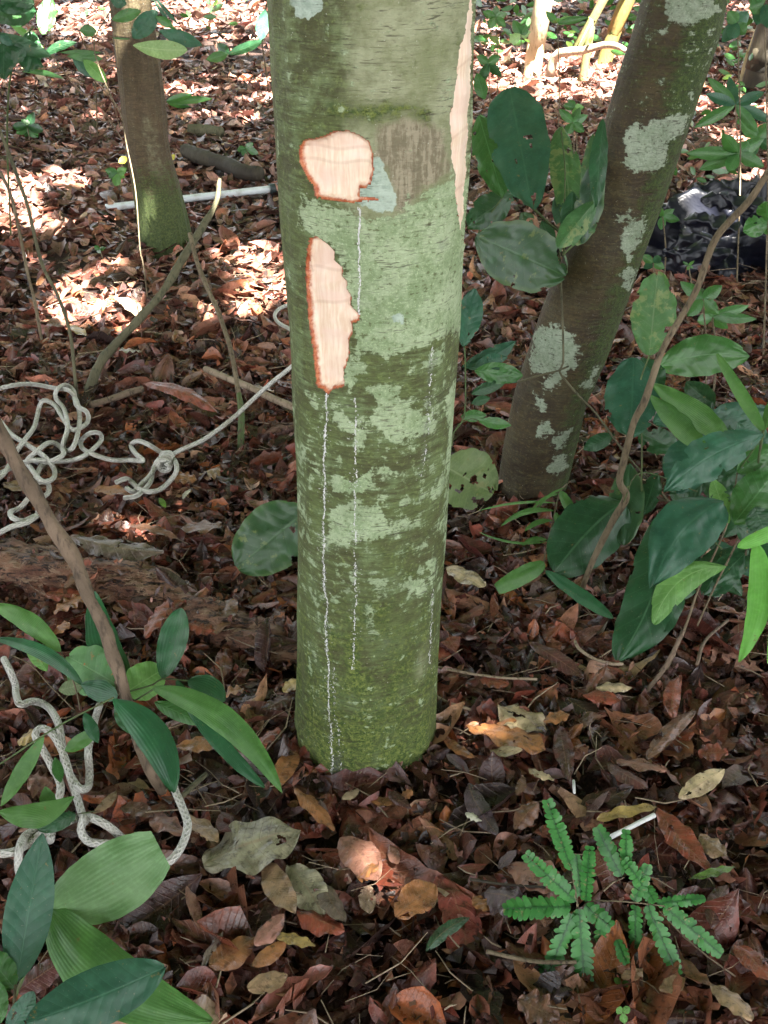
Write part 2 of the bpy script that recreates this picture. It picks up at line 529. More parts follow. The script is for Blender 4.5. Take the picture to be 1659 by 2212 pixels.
def litter(N, ymin, ymax, rows, cols, Lr, Wr, zr, tiltsd, pw=PW, xs=.40, x0=.55, lift=0, shrink=1):
    # sample the floor inside a fan wider than the view
    Y = []
    while len(Y) < N:
        y = rng.uniform(ymin, ymax, N * 2)
        k = rng.random(N * 2) < (x0 + xs * y) / (x0 + xs * ymax)
        Y += list(y[k])
    Y = np.array(Y[:N])
    X = rng.uniform(-1, 1, N) * (x0 + xs * Y)
    L = rng.uniform(*Lr, N) * rng.choice([.55, .8, 1, 1.3], N, p=[.15, .25, .38, .22])
    Wd = L * rng.uniform(*Wr, N)
    vv = np.linspace(0, 1, rows)[None, :, None]
    uu = np.linspace(-1, 1, cols)[None, None, :]
    cut = np.where(rng.random(N) < .3, rng.uniform(.45, .85, N), 1.0)[:, None, None]
    v = vv * cut
    sk = rng.uniform(.75, 1.25, N)[:, None, None]; ex = rng.uniform(.55, .95, N)[:, None, None]
    w = np.sin(np.pi * np.clip(v, 0.004, .996) ** sk) ** ex
    jag = 1 + (rng.random((N, rows, 1)) - .5) * np.where(rng.random(N) < .35, .55, .12)[:, None, None]
    w = w * jag * (Wd / 2)[:, None, None]
    x = (v - .5) * L[:, None, None] + uu * w * (rng.random((N, 1, 1)) - .5) * .3
    curve = rng.normal(0, .25, N)[:, None, None]
    y = uu * w + curve * (v - .5) ** 2 * L[:, None, None]
    fold = rng.normal(.15, .45, N)[:, None, None]
    curl = rng.normal(0, .45, N)[:, None, None]
    rip = rng.normal(0, .05, (N, rows, cols)) * (L * .35)[:, None, None]
    z = -fold * np.abs(uu) * w + curl * (v - .5) ** 2 * L[:, None, None] * .55 + rng.normal(0, .5, N)[:, None, None] * uu * uu * w + rip
    pts = np.stack([x, y, z + 0 * x], -1).reshape(N, -1, 3)
    a = rng.uniform(0, 2 * np.pi, N); tx = rng.normal(0, tiltsd, N); ty = rng.normal(0, tiltsd, N)
    ca, sa = np.cos(a), np.sin(a)
    Rz = np.zeros((N, 3, 3)); Rz[:, 0, 0] = ca; Rz[:, 0, 1] = -sa; Rz[:, 1, 0] = sa; Rz[:, 1, 1] = ca; Rz[:, 2, 2] = 1
    Rx = np.zeros((N, 3, 3)); Rx[:, 0, 0] = 1; Rx[:, 1, 1] = np.cos(tx); Rx[:, 1, 2] = -np.sin(tx); Rx[:, 2, 1] = np.sin(tx); Rx[:, 2, 2] = np.cos(tx)
    Ry = np.zeros((N, 3, 3)); Ry[:, 1, 1] = 1; Ry[:, 0, 0] = np.cos(ty); Ry[:, 0, 2] = np.sin(ty); Ry[:, 2, 0] = -np.sin(ty); Ry[:, 2, 2] = np.cos(ty)
    Rm = Rz @ Ry @ Rx
    pts = np.einsum('nij,nkj->nki', Rm, pts)
    Z = gh(X, Y) + rng.uniform(*zr, N) + lift
    dl = np.full(N, 9.0); rl = .05
    for a_, b_ in zip(LOG[:-1], LOG[1:]):
        ab = b_[:2] - a_[:2]; t_ = np.clip(((X - a_[0]) * ab[0] + (Y - a_[1]) * ab[1]) / (ab @ ab), 0, 1)
        dl = np.minimum(dl, np.hypot(X - a_[0] - t_ * ab[0], Y - a_[1] - t_ * ab[1]))
    dt_ = np.hypot(X - .0, Y - 1.33)
    Z = Z + .003 * np.clip((.19 - dt_) / .08, 0, 1)
    Z = Z + np.where((dl < rl) & (rng.random(N) < .24), np.sqrt(np.clip(rl * rl - dl * dl, 0, 1)) * .95, 0)
    pts += np.stack([X, Y, Z], -1)[:, None, :]
    f = grid_faces(rows, cols)
    faces = (f[None] + (np.arange(N) * rows * cols)[:, None, None])
    keep = np.ones((N, len(f)), bool)
    hol = rng.random(N) < .16
    keep[hol] = rng.random((hol.sum(), len(f))) > .22
    faces = faces[keep]
    ci = rng.choice(len(PAL), N, p=pw / pw.sum())
    c = PAL[ci] * np.array([1.16, .92, .98]) * rng.uniform(.7, 1.3, (N, 1)) * (1 + rng.normal(0, .08, (N, 3)))
    # far litter drier, and painted paler so its sun patches look brighter
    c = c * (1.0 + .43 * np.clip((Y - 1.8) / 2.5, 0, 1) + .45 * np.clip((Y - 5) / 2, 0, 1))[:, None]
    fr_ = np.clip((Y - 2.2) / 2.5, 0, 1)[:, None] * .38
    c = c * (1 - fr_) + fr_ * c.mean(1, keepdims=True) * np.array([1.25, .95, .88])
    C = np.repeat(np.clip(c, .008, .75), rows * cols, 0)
    uv = np.stack([np.broadcast_to(uu * .5 + .5, v.shape[:2] + (cols,)), np.broadcast_to(v, v.shape[:2] + (cols,))], -1).reshape(-1, 2)
    return pts.reshape(-1, 3), faces, uv, C


def join(parts):
    V, Fc, U, C = [], [], [], []; o = 0
    for (a, b, c, d) in parts:
        V.append(a); Fc.append(b + o); U.append(c); C.append(d); o += len(a)
    return np.concatenate(V), np.concatenate(Fc), np.concatenate(U), np.concatenate(C)


PWd = PW.copy(); PWd[[5, 6, 7, 11]] *= .35; PWd[[0, 1, 9]] *= 1.8
PWn = PW.copy(); PWn[[0, 1, 9]] *= 1.7; PWn[[5, 6, 11]] *= 1.25; PWn[[7, 10]] *= 1.3
parts = [litter(6800, .35, 3.0, 9, 5, (.065, .125), (.26, .48), (-.012, .022), .33, pw=PWn),
         litter(800, .35, 3.2, 13, 5, (.11, .165), (.2, .34), (.008, .026), .2),
         litter(3400, .35, 3.0, 7, 5, (.03, .07), (.35, .7), (.0, .026), .5),
         litter(46000, .35, 3.2, 3, 3, (.006, .026), (.2, .9), (.0, .028), .8, pw=PWd),
         litter(28000, 2.9, 7.5, 6, 4, (.07, .125), (.3, .5), (-.01, .03), .33, xs=.62),
         litter(13000, 2.9, 6.5, 4, 3, (.03, .06), (.4, .8), (.0, .035), .5, xs=.62),
         litter(38000, 7.3, 17, 4, 3, (.08, .14), (.35, .55), (-.01, .035), .35, xs=.68)]
Vv, Ff, Uu, Cc = join(parts)
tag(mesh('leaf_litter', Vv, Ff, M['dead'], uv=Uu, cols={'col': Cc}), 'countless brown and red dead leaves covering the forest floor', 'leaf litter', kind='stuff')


# ------------------------------------------------------------------ tubes
def smooth_path(pts, rad, step):
    p = np.asarray(pts, float); r = np.asarray(rad, float)
    n = len(p)
    out, ro = [], []
    e = np.vstack([2 * p[0] - p[1], p, 2 * p[-1] - p[-2]])
    for i in range(n - 1):
        a, b, c, d = e[i], e[i + 1], e[i + 2], e[i + 3]
        k = max(2, int(np.linalg.norm(c - b) / step))
        for t in np.arange(k) / k:
            out.append(.5 * ((2 * b) + (c - a) * t + (2 * a - 5 * b + 4 * c - d) * t * t + (3 * b - a - 3 * c + d) * t ** 3))
            ro.append(r[i] * (1 - t) + r[i + 1] * t)
    out.append(p[-1]); ro.append(r[-1])
    return np.array(out), np.array(ro)


def tube_data(pts, rad, sides=8, step=.01, rough=0.0, seed=0.0, flat=1.0):
    if np.isscalar(rad): rad = [rad] * len(pts)
    p, r = smooth_path(pts, rad, step)
    t = np.gradient(p, axis=0); t /= np.linalg.norm(t, axis=1)[:, None] + 1e-9
    ref = np.array([0, 0, 1.0]) if abs(t[0, 2]) < .9 else np.array([1.0, 0, 0])
    n = np.cross(t[0], ref); n /= np.linalg.norm(n)
    Ns = []
    for k in range(len(p)):
        n = n - t[k] * (n @ t[k]); n /= np.linalg.norm(n) + 1e-9
        Ns.append(n)
    Ns = np.array(Ns); Bs = np.cross(t, Ns)
    a = np.linspace(0, 2 * np.pi, sides, endpoint=False)
    V = p[:, None, :] + (Ns[:, None, :] * np.cos(a)[None, :, None] + Bs[:, None, :] * np.sin(a)[None, :, None]) * r[:, None, None]
    if rough:
        q = V.reshape(-1, 3)
        nz = (fbm(q[:, 0], q[:, 1], q[:, 2] + seed, 4, 28) - .5).reshape(len(p), sides)
        V = p[:, None, :] + (V - p[:, None, :]) * (1 + rough * nz[..., None] * 2)
    s = np.concatenate([[0], np.cumsum(np.linalg.norm(np.diff(p, axis=0), axis=1))])
    uv = np.stack([np.repeat(s, sides), np.tile(a / (2 * np.pi), len(p))], 1)
    Fc = grid_faces(len(p), sides, True)
    V = V.reshape(-1, 3)
    # end caps
    m = len(V)
    V = np.vstack([V, p[0], p[-1]]); uv = np.vstack([uv, uv[0], uv[-1]])
    j = np.arange(sides); j2 = (j + 1) % sides; e = (len(p) - 1) * sides
    c0 = np.stack([np.full(sides, m), j2, j, np.full(sides, m)], 1)
    c1 = np.stack([np.full(sides, m + 1), e + j, e + j2, np.full(sides, m + 1)], 1)
    return V, Fc, uv, (c0[:, :3], c1[:, :3])


def tube(name, pts, rad, mat, parent=None, sides=8, step=.01, rough=0.0, seed=0.0, cap=True):
    V, Fc, uv, (c0, c1) = tube_data(pts, rad, sides, step, rough, seed)
    fl = Fc.tolist() + (c0.tolist() + c1.tolist() if cap else [])
    return mesh(name, V, fl, mat, parent, uv=uv)


def multi_tube(name, runs, mat, parent=None, sides=8, step=.01, rough=0.0):
    VV, FF, UV = [], [], []; o = 0
    for pts, rad in runs:
        V, Fc, uv, (c0, c1) = tube_data(pts, rad, sides, step, rough, o)
        VV.append(V); UV.append(uv); FF += (Fc + o).tolist() + (c0 + o).tolist() + (c1 + o).tolist(); o += len(V)
    return mesh(name, np.vstack(VV), FF, mat, parent, uv=np.vstack(UV))


def rpath(reg, pts, Z=None, h=None):
    """readings -> places; Z = (start,end) view distance, or h = height (number, or one per point)"""
    out = []
    n = len(pts)
    for i, p in enumerate(pts):
        x, y = px(reg, p)
        if Z is not None:
            out.append(Q(x, y, Z[0] + (Z[1] - Z[0]) * i / max(1, n - 1)))
        else:
            hh = h if np.isscalar(h) else h[i]
            q = P(x, y, hh)
            out.append(q)
    return out


# ------------------------------------------------------------------ trees
def poly_sd(X, Y, poly):
    """signed distance, positive inside"""
    d = np.full(X.shape, 1e9); ins = np.zeros(X.shape, bool)
    n = len(poly)
    for i in range(n):
        x0, y0 = poly[i]; x1, y1 = poly[(i + 1) % n]
        ex, ey = x1 - x0, y1 - y0
        t = np.clip(((X - x0) * ex + (Y - y0) * ey) / (ex * ex + ey * ey + 1e-9), 0, 1)
        d = np.minimum(d, np.hypot(X - x0 - t * ex, Y - y0 - t * ey))
        cr = ((y0 > Y) != (y1 > Y)) & (X < ex * (Y - y0) / (ey if ey else 1e-9) + x0)
        ins ^= cr
    return np.where(ins, d, -d)


def field(X, Y, polys, soft):
    o = np.full(X.shape, -1e9)
    for reg, pl in polys:
        o = np.maximum(o, poly_sd(X, Y, [px(reg, p) for p in pl]))
    return np.clip(.5 + o / (2 * soft), 0, 1)


def trunk_rings(edges, Y0, zs, bend=0.0):
    """edges: (y, xl, xr) readings of the outline -> centre x and radius at each height"""
    zz, cx, rr = [], [], []
    for y, xl, xr in edges:
        a, b = PY(xl, y, Y0), PY(xr, y, Y0)
        zz.append(a[2]); cx.append((a[0] + b[0]) / 2); rr.append((b[0] - a[0]) / 2)
    k = np.argsort(zz)
    zz, cx, rr = np.array(zz)[k], np.array(cx)[k], np.array(rr)[k]
    c = np.interp(zs, zz, cx); r = np.interp(zs, zz, rr)
    up = zs > zz[-1]                                     # carry the lean on above the view
    sl = (cx[-1] - cx[-3]) / (zz[-1] - zz[-3])
    c = np.where(up, cx[-1] + sl * (zs - zz[-1]) * .8 + bend * np.clip(zs - zz[-1] - .6, 0, 9) ** 1.4, c)
    r = np.where(up, rr[-1] * np.clip(1 - (zs - zz[-1]) * .07, .3, 1), r)
    ker = np.ones(9) / 9
    pad = lambda q: np.convolve(np.pad(q, 4, mode='edge'), ker, 'valid')
    return pad(c), pad(r)


def build_trunk(edges, Y0, ztop, nfront, nback, dz, zdense, bend=0.0):
    zs = np.concatenate([np.arange(-.04, zdense, dz), np.linspace(zdense + .05, ztop, 16)])
    c, r = trunk_rings(edges, Y0, zs, bend)
    af = np.linspace(np.pi, 2 * np.pi, nfront)           # towards the camera (-y)
    ab = np.linspace(0, np.pi, nback + 2)[1:-1]
    a = np.concatenate([af, ab])
    zz = np.repeat(zs[:, None], len(a), 1); aa = np.repeat(a[None], len(zs), 0)
    return zs, a, c, r, zz, aa


# ---- the main tree
base_front = P(800, 1690, 0.0)
RM = 0.108
YM = base_front[1] + RM
edges_main = [(0, 579, 1031), (270, 597, 1022), (400, 603, 1014), (530, 612, 1004), (700, 624, 994), (800, 629, 986), (1000, 636, 972),
              (1200, 640, 960), (1400, 641, 949), (1550, 639, 940), (1610, 640, 936), (1640, 646, 931)]
zs, aa1, cc, rr, zz, aa = build_trunk(edges_main, YM, 6.2, 300, 90, .0019, 1.3, .085)  # unseen upper trunk bent aside to let sun through to the left floor
rad = rr[:, None] * np.ones_like(aa)
rad *= 1 - .10 * np.clip((.035 - zz) / .07, 0, 1) ** 1.5            # base drawn in where it meets the soil
gx, gy = np.cos(aa), np.sin(aa)
rad += (fbm(gx * 1.2 + 4, gy * 1.2, zz * 2.2, 3, 2.0) - .5) * .013
VX = cc[:, None] + gx * rad; VY = YM + gy * rad
pix = proj(np.stack([VX, VY, zz], -1).reshape(-1, 3))
XX, YY = pix[:, 0].reshape(VX.shape), pix[:, 1].reshape(VX.shape)
front = gy < .02
# jitter of readings so that traced borders are ragged
jx = (fbm(gx * 3, zz * 12, gy * 3, 4, 6) - .5) * 14; jy = (fbm(gx * 3 + 9, zz * 12, gy * 3, 4, 6) - .5) * 14
jf = (fbm(gx * 9, zz * 30, gy * 9, 3, 9) - .5) * 15
Xj, Yj = XX + jx, YY + jy
lich = [(2, [(290, 1030), (340, 1100), (600, 1180), (800, 1190), (960, 1060), (1030, 1000), (1110, 960), (1260, 1000), (1260, 1900), (1110, 1850), (1000, 1900), (860, 1950), (760, 2000), (640, 1960), (560, 2010), (560, 1750), (480, 1420), (330, 1290), (260, 1250)]),
        (2, [(520, 2010), (640, 1990), (650, 2060), (560, 2130), (500, 2140)]),
        (2, [(940, 2000), (1060, 1880), (1110, 1890), (1040, 2020), (960, 2060)]),
        (9, [(500, 60), (600, 40), (690, 50), (690, 110), (760, 150), (850, 200), (850, 290), (720, 310), (700, 350), (640, 340), (600, 300), (520, 240), (530, 180), (580, 150), (510, 120)]),
        (9, [(330, 190), (390, 180), (440, 230), (520, 260), (530, 330), (480, 370), (440, 310), (350, 260)]),
        (9, [(520, 450), (600, 420), (650, 450), (640, 500), (560, 490), (560, 540), (480, 600), (380, 610), (320, 580), (330, 500), (450, 490)]),
        (9, [(320, 640), (450, 640), (570, 620), (600, 680), (640, 710), (640, 780), (600, 820), (500, 830), (320, 830), (310, 720)]),
        (9, [(800, 570), (870, 500), (920, 480), (900, 600), (830, 620)]), (9, [(490, 1010), (560, 990), (610, 1010), (600, 1040), (500, 1040)]),
        (9, [(680, 1030), (720, 990), (790, 990), (820, 1030), (780, 1090), (720, 1090)]), (9, [(670, 1140), (740, 1130), (740, 1170), (680, 1180)]),
        (9, [(560, 1065), (620, 1065), (620, 1098), (570, 1098)]), (9, [(220, 405), (275, 415), (285, 490), (235, 475)]),
        (9, [(900, 60), (980, 0), (960, 500), (930, 900), (890, 900), (900, 500)]), (9, [(400, -10), (470, -10), (460, 70), (400, 110)]),
        (9, [(810, 450), (850, 440), (850, 490), (815, 495)]), (9, [(780, 900), (880, 880), (870, 1000), (800, 960)]),
        (9, [(180, 740), (240, 780), (260, 860), (210, 820)]), (9, [(200, 80), (260, 100), (300, 200), (230, 160)])]
fl = field(Xj, Yj, lich, 26)
part = np.exp(-((YY - 1130) / 330) ** 2) * .14 + .25 + (fbm(gx * 2.5, zz * 7, gy * 2.5, 4, 3) - .5) * .45
fl = np.maximum(fl * .86, np.clip(part, 0, .45))
moss = np.clip((YY - 1000) / 620, 0, 1) * .50 + .22 + (fbm(gx * 2, zz * 6, gy * 2, 4, 3) - .5) * .6
moss = np.maximum(moss, field(Xj, Yj, [(2, [(420, 560), (640, 560), (860, 540), (1010, 600), (1000, 720), (860, 650), (700, 700), (560, 680), (430, 640)])], 34) * .78)
moss = np.maximum(moss, np.clip((690 - XX) / 90, 0, 1) * .42)
moss = np.maximum(moss, field(Xj, Yj, [(2, [(410, 60), (470, 80), (450, 240), (400, 200)]), (2, [(560, 0), (680, 0), (640, 80), (560, 70)])], 30) * .7)
bare = field(Xj, Yj, [(2, [(700, 690), (880, 650), (1080, 720), (1100, 960), (960, 1050), (850, 1160), (800, 1180), (760, 980), (690, 900)])], 34)
pale = field(Xj * 1, Yj, [(2, [(610, 1040), (640, 940), (680, 880), (720, 875), (745, 950), (775, 1010), (815, 1080), (800, 1170), (700, 1175), (600, 1120)]),
                          (2, [(225, -30), (400, -30), (400, 60), (330, 110), (250, 100)]), (2, [(795, 1740), (850, 1740), (850, 1780), (800, 1780)])], 17)
stain = field(Xj, Yj, [(9, [(430, 900), (480, 900), (480, 980), (440, 980)]), (9, [(580, 1290), (640, 1290), (640, 1350), (580, 1350)]),
                       (2, [(1030, 1320), (1100, 1310), (1080, 1380), (1030, 1400)]), (2, [(980, 1950), (1030, 1930), (1010, 2200), (960, 2200)]),
                       (9, [(800, 0), (850, 0), (800, 500), (770, 500)]), (9, [(330, 1860), (400, 1860), (400, 2010), (340, 2010)])], 20) * .75
for xs_, y0_, y1_, am_ in (([px(9, (305, 0))[0], px(9, (335, 0))[0]], 830, 1690, .42), ([px(9, (458, 0))[0], px(9, (445, 0))[0]], 850, 1430, .40)):
    xc_ = xs_[0] + (xs_[1] - xs_[0]) * np.clip((YY - y0_) / (y1_ - y0_), 0, 1)
    stain = np.maximum(stain, am_ * np.exp(-((XX - xc_) / 9) ** 2) * ((YY > y0_) & (YY < y1_)))
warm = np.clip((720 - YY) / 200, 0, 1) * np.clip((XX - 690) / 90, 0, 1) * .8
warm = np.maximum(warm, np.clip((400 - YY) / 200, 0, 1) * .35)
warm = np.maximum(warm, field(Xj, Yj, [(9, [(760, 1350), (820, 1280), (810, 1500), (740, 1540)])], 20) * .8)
bk = (~front)
nz = fbm(gx * 2, gy * 2, zz * 3, 4, 3)
fl = np.where(bk, np.clip(nz * 1.2 - .1, 0, 1), fl); moss = np.where(bk, .35 + .3 * (zz < .2), moss)
FA = np.stack([fl, moss, np.where(bk, 0, bare)], -1).reshape(-1, 3)
FB = np.stack([np.where(bk, 0, pale), np.where(bk, 0, stain), np.where(bk, .3, warm)], -1).reshape(-1, 3)
cuts = {
    'upper': [(2, p) for p in [(300, 770), (360, 765), (420, 745), (460, 725), (540, 720), (610, 750), (660, 785), (682, 850), (683, 940), (670, 1020), (640, 1040), (610, 1040), (600, 1085), (700, 1095), (735, 1108), (640, 1110), (560, 1125), (420, 1105), (360, 1090), (350, 1030), (310, 980), (270, 890), (268, 810)]],
    'lower': [(2, p) for p in [(325, 1315), (370, 1308), (430, 1350), (472, 1395), (466, 1440), (514, 1480), (508, 1525), (542, 1560), (536, 1600), (562, 1640), (558, 1690), (608, 1742), (602, 1778), (562, 1788), (568, 1840), (546, 1880), (552, 1960), (534, 2000), (538, 2025), (518, 2040), (524, 2142), (458, 2150), (430, 2185), (402, 2150), (368, 2142), (350, 1960), (325, 1800), (310, 1600), (305, 1450)]],
    'right': [(2, p) for p in [(1215, -60), (1200, 60), (1180, 200), (1150, 280), (1138, 400), (1120, 560), (1100, 640), (1110, 760), (1108, 870), (1130, 960), (1130, 1050), (1150, 1200), (1160, 1290), (1180, 1350), (1205, 1330), (1235, 1000), (1262, 500), (1290, -60)]]}
sd = {}
for k, pl in cuts.items():
    poly = [px(a, b) for a, b in pl]
    q = np.where(front, poly_sd(XX + jx * .08 + jf * .5, YY + jy * .08 + jf * .4, poly), -99)
    sd[k] = q
depth = np.zeros_like(XX)
for k in cuts:
    depth = np.maximum(depth, np.clip(sd[k] / 9, 0, 1) * (.009 if k != 'right' else .006))
    depth = depth - np.where((sd[k] < 0) & (sd[k] > -16), .0016 * (1 + sd[k] / 16) * (.4 + 1.2 * fbm(gx * 12, zz * 40, gy * 12, 2, 3)), 0)
# shallow chopping facets across the exposed wood
fac = (np.abs(((YY * .012 + XX * .003) % 1) - .5)) * .0040
depth = np.where(depth > .003, depth + fac, depth)
rad2 = rad - depth
VX = cc[:, None] + gx * rad2; VY = YM + gy * rad2
V = np.stack([VX, VY, zz], -1).reshape(-1, 3)
NA = len(aa1)
Fq = grid_faces(len(zs), NA, True)
fc = V[Fq].mean(1)
main = thing('tree', (cc[0], YM, 0), 'straight green trunk in the middle with three fresh bark cuts and white resin streaks', 'tree')
lab = np.zeros(len(Fq), int)
for n_, k in enumerate(cuts, 1):
    q = sd[k].reshape(-1)
    lab[(q[Fq].mean(1) > 0)] = n_


def sub(Fs):
    ids, inv = np.unique(Fs, return_inverse=True)
    return ids, inv.reshape(Fs.shape)


ids, f2 = sub(Fq[lab == 0])
mesh('trunk', V[ids], f2, M['trunk'], main, cols={'fa': FA[ids], 'fb': FB[ids]})
cl = {'upper': 'broad pale cut with an orange rim, upper left of the trunk', 'lower': 'tall narrow pale cut below the broad one', 'right': 'long pale strip cut down the right edge of the trunk'}
for n_, k in enumerate(cuts, 1):
    ids, f2 = sub(Fq[lab == n_])
    q = sd[k].reshape(-1)[ids]
    yy = YY.reshape(-1)[ids]; xx = XX.reshape(-1)[ids]
    line = np.zeros(len(ids))
    for (ya, sl_) in {'upper': [(322, .06), (352, .05)], 'lower': [(585, .05), (655, -.08)], 'right': [(150, -.7), (290, -.6), (410, -.7)]}[k]:
        d = np.abs(yy - (ya + sl_ * (xx - (720 if k != 'right' else 1000))) + 4 * np.sin(xx * .05))
        line = np.maximum(line, np.exp(-(d / 4.5) ** 2))
    rimw = 8 if k != 'right' else 5
    o = mesh('bark_cut', V[ids], f2, M['wood'], main, cols={'fa': np.stack([np.clip(q / rimw, 0, 1), line, line * 0], -1)})
    tag(o, cl[k])


def on_trunk(x, y, out=.0015):
    d = ray(x, y)
    o = EYE[:2] - np.array([0, YM])
    # iterate: radius and centre depend on height
    t = YM - RM
    dr_ = 0.0
    for _ in range(8):
        z = EYE[2] + d[2] * t
        c_ = np.interp(z, zs, cc); r_ = np.interp(z, zs, rr) + out + dr_
        ox, oy = EYE[0] - c_, EYE[1] - YM
        A_ = d[0] ** 2 + d[1] ** 2; B_ = 2 * (ox * d[0] + oy * d[1]); C_ = ox * ox + oy * oy - r_ * r_
        D_ = B_ * B_ - 4 * A_ * C_
        if D_ < 0: return None
        t = (-B_ - math.sqrt(D_)) / (2 * A_)
        hx_, hy_ = (EYE[0] + d[0] * t - c_) / r_, (EYE[1] + d[1] * t - YM) / r_
        dr_ = float(fbm(hx_ * 1.2 + 4, hy_ * 1.2, (EYE[2] + d[2] * t) * 2.2, 3, 2.0) - .5) * .013
    return EYE + d * t


def resin(pts, reg, seed, dens=1.0, spread=9, solid=.6):
    rs = random.Random(seed)
    P2 = [px(reg, p) for p in pts]
    Vs, Fs = [], []
    def blob(x, y, sx, sy):
        c = on_trunk(x, y, .0006)
        if c is None: return
        n = np.array([c[0] - np.interp(c[2], zs, cc), c[1] - YM, 0]); n /= np.linalg.norm(n)
        a = np.cross([0, 0, 1.0], n)
        o = len(Vs)
        k = 6
        for i in range(k):
            th = i * 2 * math.pi / k
            q = rs.uniform(.6, 1.2)
            Vs.append(c + a * math.cos(th) * sx * q + np.array([0, 0, 1.0]) * math.sin(th) * sy * q)
        Vs.append(c + n * min(sx, sy) * .9)
        for i in range(k): Fs.append([o + i, o + (i + 1) % k, o + k])
    for (x0, y0), (x1, y1) in zip(P2[:-1], P2[1:]):
        L = math.hypot(x1 - x0, y1 - y0)
        n = int(L / 3.0 * solid)
        for i in range(n):
            t = rs.random()
            yy_ = y0 + (y1 - y0) * t
            blob(x0 + (x1 - x0) * t + rs.gauss(0, 1.2) + 2.2 * math.sin(yy_ * .07 + seed) * math.sin(yy_ * .023), y0 + (y1 - y0) * t, .0006 * rs.uniform(.6, 1.3), .0016 * rs.uniform(.6, 1.6))
        for i in range(int(L * .35 * dens)):
            t = rs.random()
            if math.sin((y0 + (y1 - y0) * t) * .06 + seed) < rs.uniform(-.9, .9): continue
            blob(x0 + (x1 - x0) * t + rs.gauss(0, spread * .5), y0 + (y1 - y0) * t + rs.gauss(0, 2), .0012 * rs.uniform(.4, 1.4), .00035 * rs.uniform(.6, 1.5))
    return mesh('resin_streak', np.array(Vs), Fs, M['resin'], main, smooth=False)


resin([(318, 95), (308, 300), (303, 480), (305, 650), (298, 850), (305, 1020), (315, 1120), (312, 1250), (322, 1420), (325, 1600), (335, 1750), (345, 1900), (340, 2000)], 9, 1, 1.5, 12, 2.4)
resin([(455, 110), (460, 300), (458, 450), (455, 620), (455, 900), (458, 1050), (455, 1200), (450, 1350), (435, 1450)], 9, 2, 1.1, 14, 1.2)
resin([(605, 1140), (603, 1300), (605, 1500), (602, 1740)], 2, 3, .05, 3, 2.2)
resin([(1012, 1920), (1005, 2050), (990, 2180)], 2, 4, 1.2, 10, .7)
resin([(825, 100), (820, 250), (800, 380), (785, 500)], 9, 5, 1.4, 12, .5)
resin([(850, 1050), (830, 1150), (825, 1300), (828, 1480)], 9, 6, .2, 6, 1.2)
resin([(345, 1430), (350, 1550), (360, 1700), (375, 1800), (395, 2000)], 9, 7, 1.0, 14, .6)
tag(main.children[-1], 'double strand of resin at the mossy foot')

# ---- the leaning tree on the right
br = P(1145, 1085, 0)
YR = br[1] + .06
edges_r = [(0, 1386, 1568), (62, 1369, 1556), (166, 1336, 1523), (290, 1300, 1481), (440, 1260, 1429), (546, 1222, 1389), (650, 1178, 1353), (751, 1145, 1316), (855, 1112, 1270),
           (958, 1088, 1245), (1045, 1076, 1222), (1075, 1072, 1216)]
zs2, a2, c2, r2, zz2, aa2 = build_trunk(edges_r, YR, 5.5, 170, 50, .005, 2.2)
gx2, gy2 = np.cos(aa2), np.sin(aa2)
rad_r = r2[:, None] * (1 + (fbm(gx2, gy2, zz2 * 2, 3, 2) - .5) * .12)
VX = c2[:, None] + gx2 * rad_r; VY = YR + gy2 * rad_r
V2 = np.stack([VX, VY, zz2], -1).reshape(-1, 3)
pix = proj(V2); X2, Y2 = pix[:, 0] + (fbm(V2[:, 0], V2[:, 1], V2[:, 2], 4, 30) - .5) * 22, pix[:, 1] + (fbm(V2[:, 0] + 5, V2[:, 1], V2[:, 2], 4, 30) - .5) * 22
palepoly = [(3, [(900, 680), (960, 640), (1020, 670), (1070, 610), (1150, 620), (1190, 600), (1240, 600), (1200, 700), (1130, 750), (1120, 860), (1060, 910), (960, 900), (910, 850), (920, 780)]),
            (3, [(1120, -30), (1350, -30), (1400, 60), (1300, 130), (1180, 120), (1120, 60)]), (3, [(1100, 150), (1140, 170), (1130, 230)]), (3, [(1250, 480), (1290, 450), (1270, 520)]),
            (3, [(870, 1110), (940, 1100), (930, 1150), (880, 1150)]), (3, [(900, 1190), (1000, 1130), (1030, 1180), (960, 1300), (930, 1350), (890, 1290)]),
            (3, [(880, 1440), (940, 1390), (960, 1430), (920, 1510), (890, 1490)]),
            (5, [(430, 160), (560, 130), (640, 190), (690, 270), (640, 350), (600, 400), (520, 460), (480, 440), (540, 380), (430, 380), (430, 260)]), (5, [(460, 480), (500, 560), (470, 580)]),
            (5, [(460, 660), (520, 640), (550, 680), (510, 700), (460, 690)]), (5, [(560, 700), (640, 660), (620, 740), (560, 800), (540, 740)]),
            (5, [(530, 830), (600, 810), (610, 860), (560, 930), (520, 880)]), (5, [(690, 430), (770, 350), (740, 440), (680, 470)])]
fr2 = (gy2.reshape(-1) < .02)
lf2 = np.where(fr2, field(X2, Y2, palepoly, 19), fbm(V2[:, 0], V2[:, 1], V2[:, 2], 4, 5) * .8)
lf2 = np.maximum(lf2, np.where((pix[:, 1] < 260) & fr2, .30, 0))
u2 = (pix[:, 0] - np.interp(pix[:, 1], [e[0] for e in edges_r], [e[1] for e in edges_r])) / 170
ms2 = np.clip(.30 + .35 * np.clip((u2 - .55) * 3, 0, 1) + .15 * np.clip((350 - pix[:, 1]) / 200, 0, 1), 0, 1)
tree_r = thing('tree', (c2[8], YR, 0), 'brown trunk leaning to the right with round pale lichen patches', 'tree')
mesh('trunk', V2, grid_faces(len(zs2), len(a2), True), M['trunkright'], tree_r,
     cols={'fa': np.stack([lf2, ms2, 0 * ms2], -1), 'fb': np.stack([0 * ms2, 0 * ms2, 0 * ms2], -1)})

